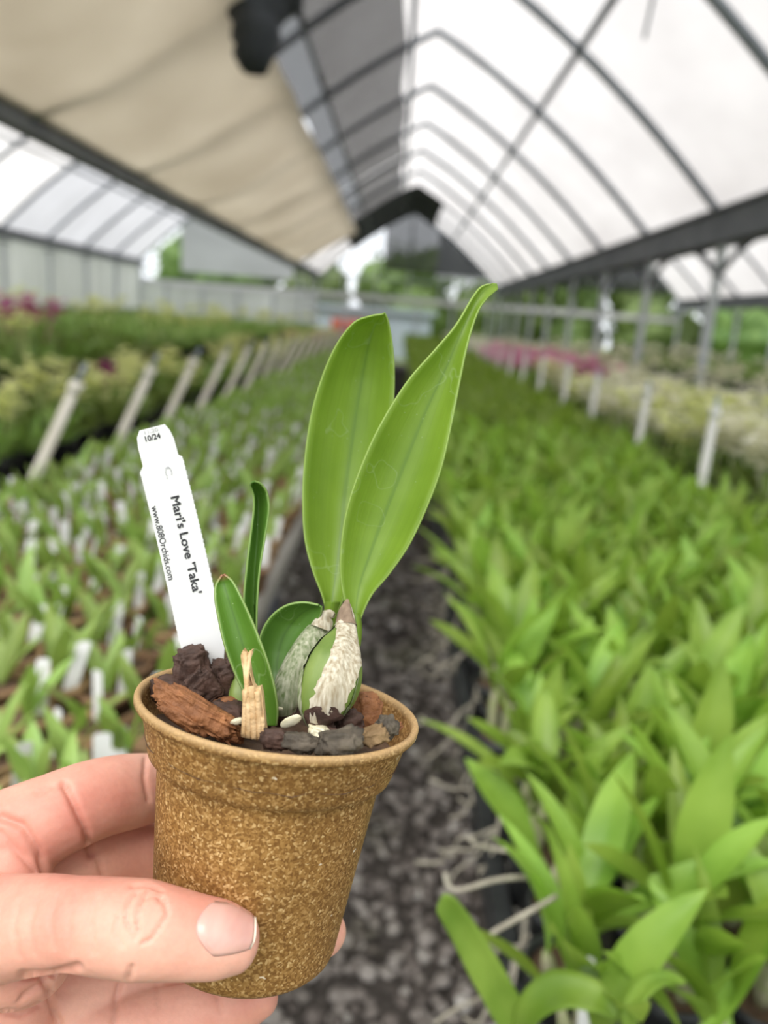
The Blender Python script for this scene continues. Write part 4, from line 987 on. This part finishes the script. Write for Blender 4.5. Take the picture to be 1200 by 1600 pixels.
# strip triangulation by rows for clean bending
rowsf = []; zz = np.linspace(-.0003, -LEN, 90)
def halfw(z):
    xs = [(x, z2) for x, z2 in outl if x > 0]
    xs = sorted(xs, key=lambda t: -t[1]); return float(np.interp(-z, [-t[1] for t in xs], [t[0] for t in xs]))
zz = sorted(set([z2 for x, z2 in outl if x > 0]), reverse=True)
def halfside(z, sgn):
    xs = sorted([(x*sgn, z2) for x, z2 in outl if x*sgn > 0], key=lambda t: -t[1]); return float(np.interp(-z, [-t[1] for t in xs], [t[0] for t in xs]))
rf = []; rb = []
for z in zz:
    hl, hr = halfside(z,-1), halfside(z,1); slope = .0
    rf.append([TP(-hl+(hl+hr)*j/4, z, .0003) for j in range(5)]); rb.append([TP(-hl+(hl+hr)*j/4, z, -.0003) for j in range(5)])
n0 = len(rf); vs = [p_ for r_ in rf for p_ in r_]+[p_ for r_ in rb for p_ in r_]; off = n0*5; fs = []
for i in range(n0-1):
    for j in range(4):
        k0 = i*5+j; fs.append((k0, k0+5, k0+6, k0+1)); fs.append((off+k0, off+k0+1, off+k0+6, off+k0+5))
    fs.append((i*5, off+i*5, off+i*5+5, i*5+5)); fs.append((i*5+4, i*5+9, off+i*5+9, off+i*5+4))
fs.append(tuple([0,1,2,3,4]+[off+4,off+3,off+2,off+1,off])); 
q.add(vs, fs); q.build('tag_strip', M['ltag'], tag_root)
def text(body, at, size_px, along, m, name, length_px=None, bold=0.0, xscale=None):
    """at = pixel of the text's start on the tag face; along 'down' (reads down the tag) or 'across'"""
    cu = bpy.data.curves.new(name, 'FONT'); cu.body = body; cu.size = 1; cu.align_x = 'LEFT'; cu.resolution_u = 4
    ob = bpy.data.objects.new('tmp', cu); COL.objects.link(ob); dg = bpy.context.evaluated_depsgraph_get(); me = bpy.data.meshes.new_from_object(ob.evaluated_get(dg)); bpy.data.objects.remove(ob); 
    bm_ = bmesh.new()
    for dx, dy in ([(0,0)] if not bold else [(0,0),(bold,0),(-bold,0),(0,bold),(0,-bold)]):
        m2_ = me.copy(); m2_.transform(Matrix.Translation((dx,dy,0))); bm_.from_mesh(m2_)
    bm_.to_mesh(me); bm_.free()
    xs = [v.co.x for v in me.vertices]; L0 = max(xs)-min(xs); x0 = min(xs)
    sx = length_px*px/L0 if length_px else size_px*px; sy = size_px*px
    # start point: project onto tag plane
    c = CAM; d = (P(at[0], at[1], 1)-CAM); pl0 = tg_c - nr_*.0010; t = (pl0-c).dot(nr_)/d.dot(nr_); s0 = c+d*t
    lx, lz = (s0-tg_c).dot(rt), (s0-tg_c).dot(up)
    for v in me.vertices:
        x, y = (v.co.x-x0)*sx, v.co.y*sy
        if along == 'down': X, Z = lx+y, lz-x
        else: X, Z = lx+x, lz+y
        v.co = TP(X, Z, .00050) - tg_b
    me.materials.clear(); me.materials.append(m)
    o = link(name, me, tag_root, tg_b); return o
text("Mari's Love 'Taka'", (265.5,777), 19.5, 'down', M['ink'], 'printed_name', 157, .028)
text('www.808Orchids.com', (235,792), 14.5, 'down', M['ink'], 'printed_web_address', 119, .008)
text('10/24', (229,691), 12.0, 'across', M['ink'], 'printed_date', 25, .022)
text('11.20', (228,680), 8.5, 'across', M['inkgrey'], 'faded_print', 22, 0)
text('C.', (256,731), 15.5, 'down', M['inkgrey'], 'faded_print', 19, .0)

# ------------------------------------------------------------------ the hand
def limb(q, pts, nseg=6, n=20):
    """pts: (u, v, depth, r_img, r_depth) metres radii"""
    P3 = smooth_pts([P(*p[:3]) for p in pts], nseg); n1 = len(P3)
    ra = np.interp(np.linspace(0,1,n1), np.linspace(0,1,len(pts)), [p[3] for p in pts]); rb_ = np.interp(np.linspace(0,1,n1), np.linspace(0,1,len(pts)), [p[4] for p in pts])
    vs = []
    for i, c in enumerate(P3):
        t = (P3[min(i+1,n1-1)]-P3[max(i-1,0)]).normalized(); vw = (CAM-c).normalized(); sd = t.cross(vw).normalized(); fr = sd.cross(t).normalized()
        for k in range(n):
            th = 2*PI*k/n; vs.append(c + sd*math.cos(th)*ra[i] + fr*math.sin(th)*rb_[i])
    fs = [(i*n+k, i*n+(k+1)%n, (i+1)*n+(k+1)%n, (i+1)*n+k) for i in range(n1-1) for k in range(n)]
    fs.append(tuple(range(n-1,-1,-1))); fs.append(tuple((n1-1)*n+k for k in range(n))); q.add(vs, fs)
    for i in (0, n1-1):
        v, f = ico2(2); r_ = min(ra[i], rb_[i]); t = (P3[min(i+1,n1-1)]-P3[max(i-1,0)]).normalized(); vw = (CAM-P3[i]).normalized(); sd = t.cross(vw).normalized(); fr = sd.cross(t).normalized()
        q.add([P3[i]+sd*a_[0]*ra[i]+fr*a_[1]*rb_[i]+t*a_[2]*r_*.95 for a_ in v], f)
def blob(q, u, v, d, a_, b_, c_, rz=0):
    vv, f = ico2(3); R_ = Matrix.Rotation(rz,3,'Z'); q.add([P(u,v,d)+MCW@(R_@Vector((x*a_, y*b_, z*c_))) for x, y, z in vv], f)
q = MB()
# thumb
limb(q, [(-140,1500,.238,.0170,.0150),(-50,1462,.228,.0160,.0140),(40,1446,.216,.0134,.0118),(110,1442,.2105,.0119,.0106),(170,1447,.2085,.0123,.0106),(218,1452,.208,.0127,.0104),(262,1458,.2085,.0117,.0098),(305,1464,.2095,.0108,.0090),(345,1468,.2105,.0100,.0078),(371,1471,.212,.0083,.0064)])
# index finger, wraps behind the pot
limb(q, [(-150,1420,.262,.016,.015),(-60,1345,.250,.0165,.014),(20,1306,.250,.0155,.0125),(90,1272,.254,.0138,.0118),(150,1248,.262,.0133,.0112),(205,1236,.273,.0130,.0105),(258,1230,.287,.0118,.0100),(320,1238,.2970,.0105,.0088),(375,1252,.3010,.0098,.0082),(425,1268,.3010,.0085,.007)])
# middle finger
limb(q, [(-130,1470,.272,.016,.014),(-20,1410,.268,.0145,.013),(70,1360,.268,.0135,.0115),(140,1338,.273,.0125,.0110),(205,1335,.282,.0120,.0102),(265,1346,.290,.0110,.0092),(340,1374,.2925,.0102,.0085),(410,1400,.2915,.0098,.0082),(460,1425,.284,.0094,.0080),(495,1448,.272,.0088,.0078),(509,1462,.2635,.0078,.0066)])
# ring finger
limb(q, [(-140,1530,.262,.016,.014),(-30,1560,.258,.0150,.013),(70,1566,.259,.0140,.0120),(150,1556,.266,.0130,.0110),(225,1545,.2755,.0122,.0105),(300,1530,.2830,.0112,.0095),(370,1510,.2850,.0104,.009),(430,1496,.2830,.0095,.0080),(460,1490,.2800,.0080,.0070)])
# little finger under the base
limb(q, [(-130,1640,.262,.016,.014),(-20,1650,.256,.0140,.012),(80,1636,.255,.0128,.0112),(170,1620,.258,.0118,.0102),(250,1602,.262,.0110,.0096),(320,1585,.264,.0102,.0090),(375,1569,.265,.0090,.0080),(408,1557,.265,.0068,.0062)])
# palm, web of the thumb, wrist
blob(q, -110, 1470, .262, .030, .030, .016, .3)
blob(q, -10, 1385, .244, .019, .015, .013, .5)
blob(q, -60, 1560, .247, .030, .022, .018, -.2)
blob(q, 18, 1500, .238, .018, .0125, .016, -.2)
limb(q, [(-110,1520,.255,.034,.018),(-260,1620,.268,.032,.020),(-420,1740,.285,.028,.022)])
hand_tmp = q.build('hand_tmp', M['skin'], smooth=True, origin=P(200,1450,.24))
md = hand_tmp.modifiers.new('r', 'REMESH'); md.mode = 'VOXEL'; md.voxel_size = .00085; md.use_smooth_shade = True
md = hand_tmp.modifiers.new('s', 'SMOOTH'); md.factor = .5; md.iterations = 9
dg = bpy.context.evaluated_depsgraph_get(); hm = bpy.data.meshes.new_from_object(hand_tmp.evaluated_get(dg)); HO = hand_tmp.location.copy(); bpy.data.objects.remove(hand_tmp)
# keep the flesh out of the pot, then press the folds in
hm.update()
nv = len(hm.vertices); co = np.empty(nv*3); hm.vertices.foreach_get('co', co); co = co.reshape(-1,3)+np.array(HO)
nrm = np.empty(nv*3); hm.vertices.foreach_get('normal', nrm); nrm = nrm.reshape(-1,3)
PMn = np.array(PM); loc = (co-np.array(PC)) @ PMn
outer = sorted([(z, r_) for r_, z in prof[3:16]]); zz_ = [a_[0] for a_ in outer]; rr_ = [a_[1] for a_ in outer]
rad = np.hypot(loc[:,0], loc[:,1]); lim = np.interp(loc[:,2], zz_, rr_)+.0002
ins = (rad < lim) & (loc[:,2] < 0) & (loc[:,2] > -PH-.0003)
deep = lim-rad; dbot = loc[:,2]+PH+.0003
side = ins & (deep < dbot*1.0+.004); bot = ins & ~side
sc = np.where(side, lim/np.maximum(rad,1e-5), 1); loc[:,0] *= sc; loc[:,1] *= sc; loc[bot,2] = -PH-.0004
co = loc @ PMn.T + np.array(PC)
MI = np.array(MCW)
def proj(c):
    cc = (c-np.array(CAM)) @ MI; d = -cc[:,2]; return 600+F*cc[:,0]/d, 800-F*cc[:,1]/d, d
U, Vv, Dd = proj(co); facing = -( (co-np.array(CAM))*nrm ).sum(1)/Dd
def crease(pts, depth, width, dmax=9, dmin=0):
    best = np.full(nv, 1e9)
    for (x0,y0),(x1,y1) in zip(pts[:-1], pts[1:]):
        L2 = (x1-x0)**2+(y1-y0)**2; t = np.clip(((U-x0)*(x1-x0)+(Vv-y0)*(y1-y0))/L2, 0, 1)
        best = np.minimum(best, np.hypot(U-x0-t*(x1-x0), Vv-y0-t*(y1-y0)))
    w = np.exp(-(best/width)**2)*(facing > .15)*(Dd < dmax)*(Dd > dmin)
    return w[:,None]*depth
disp = np.zeros((nv,1))
CK = 2.4
K = [([(216,1392),(205,1402),(196,1420),(197,1438),(205,1455)], .00055, 2.6), ([(232,1392),(222,1408),(214,1430),(216,1452),(212,1466)], .00050, 2.6),
     ([(250,1400),(258,1412),(262,1428),(250,1448),(236,1468),(222,1474)], .00045, 2.6), ([(205,1384),(230,1382),(254,1392)], .0004, 2.6), ([(228,1404),(240,1398),(252,1406)], .0003, 2.2), ([(186,1430),(180,1455),(190,1478)], .0003, 3),
     ([(90,1400),(78,1440),(84,1480)], .00022, 4), ([(120,1395),(106,1440),(112,1490)], .00020, 4), ([(60,1400),(46,1445),(52,1490)], .00022, 4), ([(150,1400),(140,1440),(146,1490)], .00018, 4), ([(30,1410),(20,1450),(30,1495)], .0002, 4),
     ([(36,1524),(70,1526),(120,1512)], .0008, 6), ([(205,1512),(200,1530)], .0005, 4)]
for c_, dpt, w_ in K: disp += crease(c_, dpt*CK, w_, .232)
K2 = [([(100,1225),(118,1262),(134,1298),(142,1335)], .0016, 7), ([(0,1276),(35,1290),(60,1330),(74,1372)], .0013, 8), ([(228,1185),(226,1215),(232,1250)], .0007, 5),
      ([(0,1300),(40,1345),(55,1362)], .0006, 6), ([(150,1330),(162,1375)], .0008, 6), ([(108,1232),(80,1228),(60,1240)], .0004, 5),
      ([(70,1530),(84,1570),(94,1606)], .0013, 7), ([(192,1522),(182,1560),(176,1606)], .0013, 6), ([(0,1552),(30,1562),(70,1535)], .0010, 7), ([(0,1580),(34,1586),(60,1570)], .0008, 6), ([(337,1545),(345,1580)], .0005, 5), ([(246,1530),(250,1575)], .0003,4)]
for c_, dpt, w_ in K2: disp += crease(c_, dpt*1.3, w_*.8, 9, .2245)
# slight bulge either side of the nail (nail fold)
co = co - nrm*disp
hm.vertices.foreach_set('co', (co-np.array(HO)).reshape(-1)); hm.update()
hm.polygons.foreach_set('use_smooth', [True]*len(hm.polygons)); hm.materials.clear(); hm.materials.append(M['skin'])
hand = link('hand', hm, None, HO); tag(hand, 'left hand with pale pink skin gripping the pot, thumb across its front', 'hand')
# nail: plate following the thumb surface, found by ray casting on the hand mesh
from mathutils.bvhtree import BVHTree
bvh = BVHTree.FromPolygons([Vector(c_) for c_ in co], [tuple(p_.vertices) for p_ in hm.polygons])
def surf(u, v):
    d = (P(u,v,1)-CAM).normalized(); h = bvh.ray_cast(CAM, d)
    return (h[0], h[1]) if h[0] else (P(u,v,.205), -d)
def nail(name, u0, u1, m, lift, parent=hand):
    rows = []; nu, nv_ = 22, 16
    for i in range(nu+1):
        s = u0+(u1-u0)*i/nu                              # 0 cuticle .. 1 free edge
        row = []
        for j in range(nv_+1):
            t = j/nv_*2-1
            # outline in photo pixels: cuticle arc at the left, straight free edge at the right
            top = (334+64*s, 1407+7*s+2*s*s); botm = (334+62*s, 1495-1*s-11*s*s)
            arc = -28*(1-abs(t)**2.0)*(1-s)**1.6 + 4*(1-t*t)*s*s
            u = top[0]*(1-t)/2+botm[0]*(1+t)/2+arc - (4*s if t > .6 else 0)*(t-.6)*2.5; v = top[1]*(1-t)/2+botm[1]*(1+t)/2
            h, nn = surf(min(u, 396), v); vw = (CAM-h).normalized()
            if u > 396: h = h + DIR(1,0,0)*(u-396)*.2/1200
            edge = min(1, (1-abs(t))*5)*min(1, s*8+.0)
            row.append(h + vw*(.00002+lift*edge + .0004*(1-t*t)*edge))
        rows.append(row)
    q = MB(); q.grid(rows); ob = q.build(name, m, parent, True); md = ob.modifiers.new('t','SOLIDIFY'); md.thickness = .00045; md.offset = -1; return ob
nl = nail('thumbnail', 0, .955, M['skinnail'], .00030); nl['label'] = 'glossy pink thumbnail'
nt_ = nail('nail_free_edge', .955, 1.0, M['nailtip'], .00032, nl)
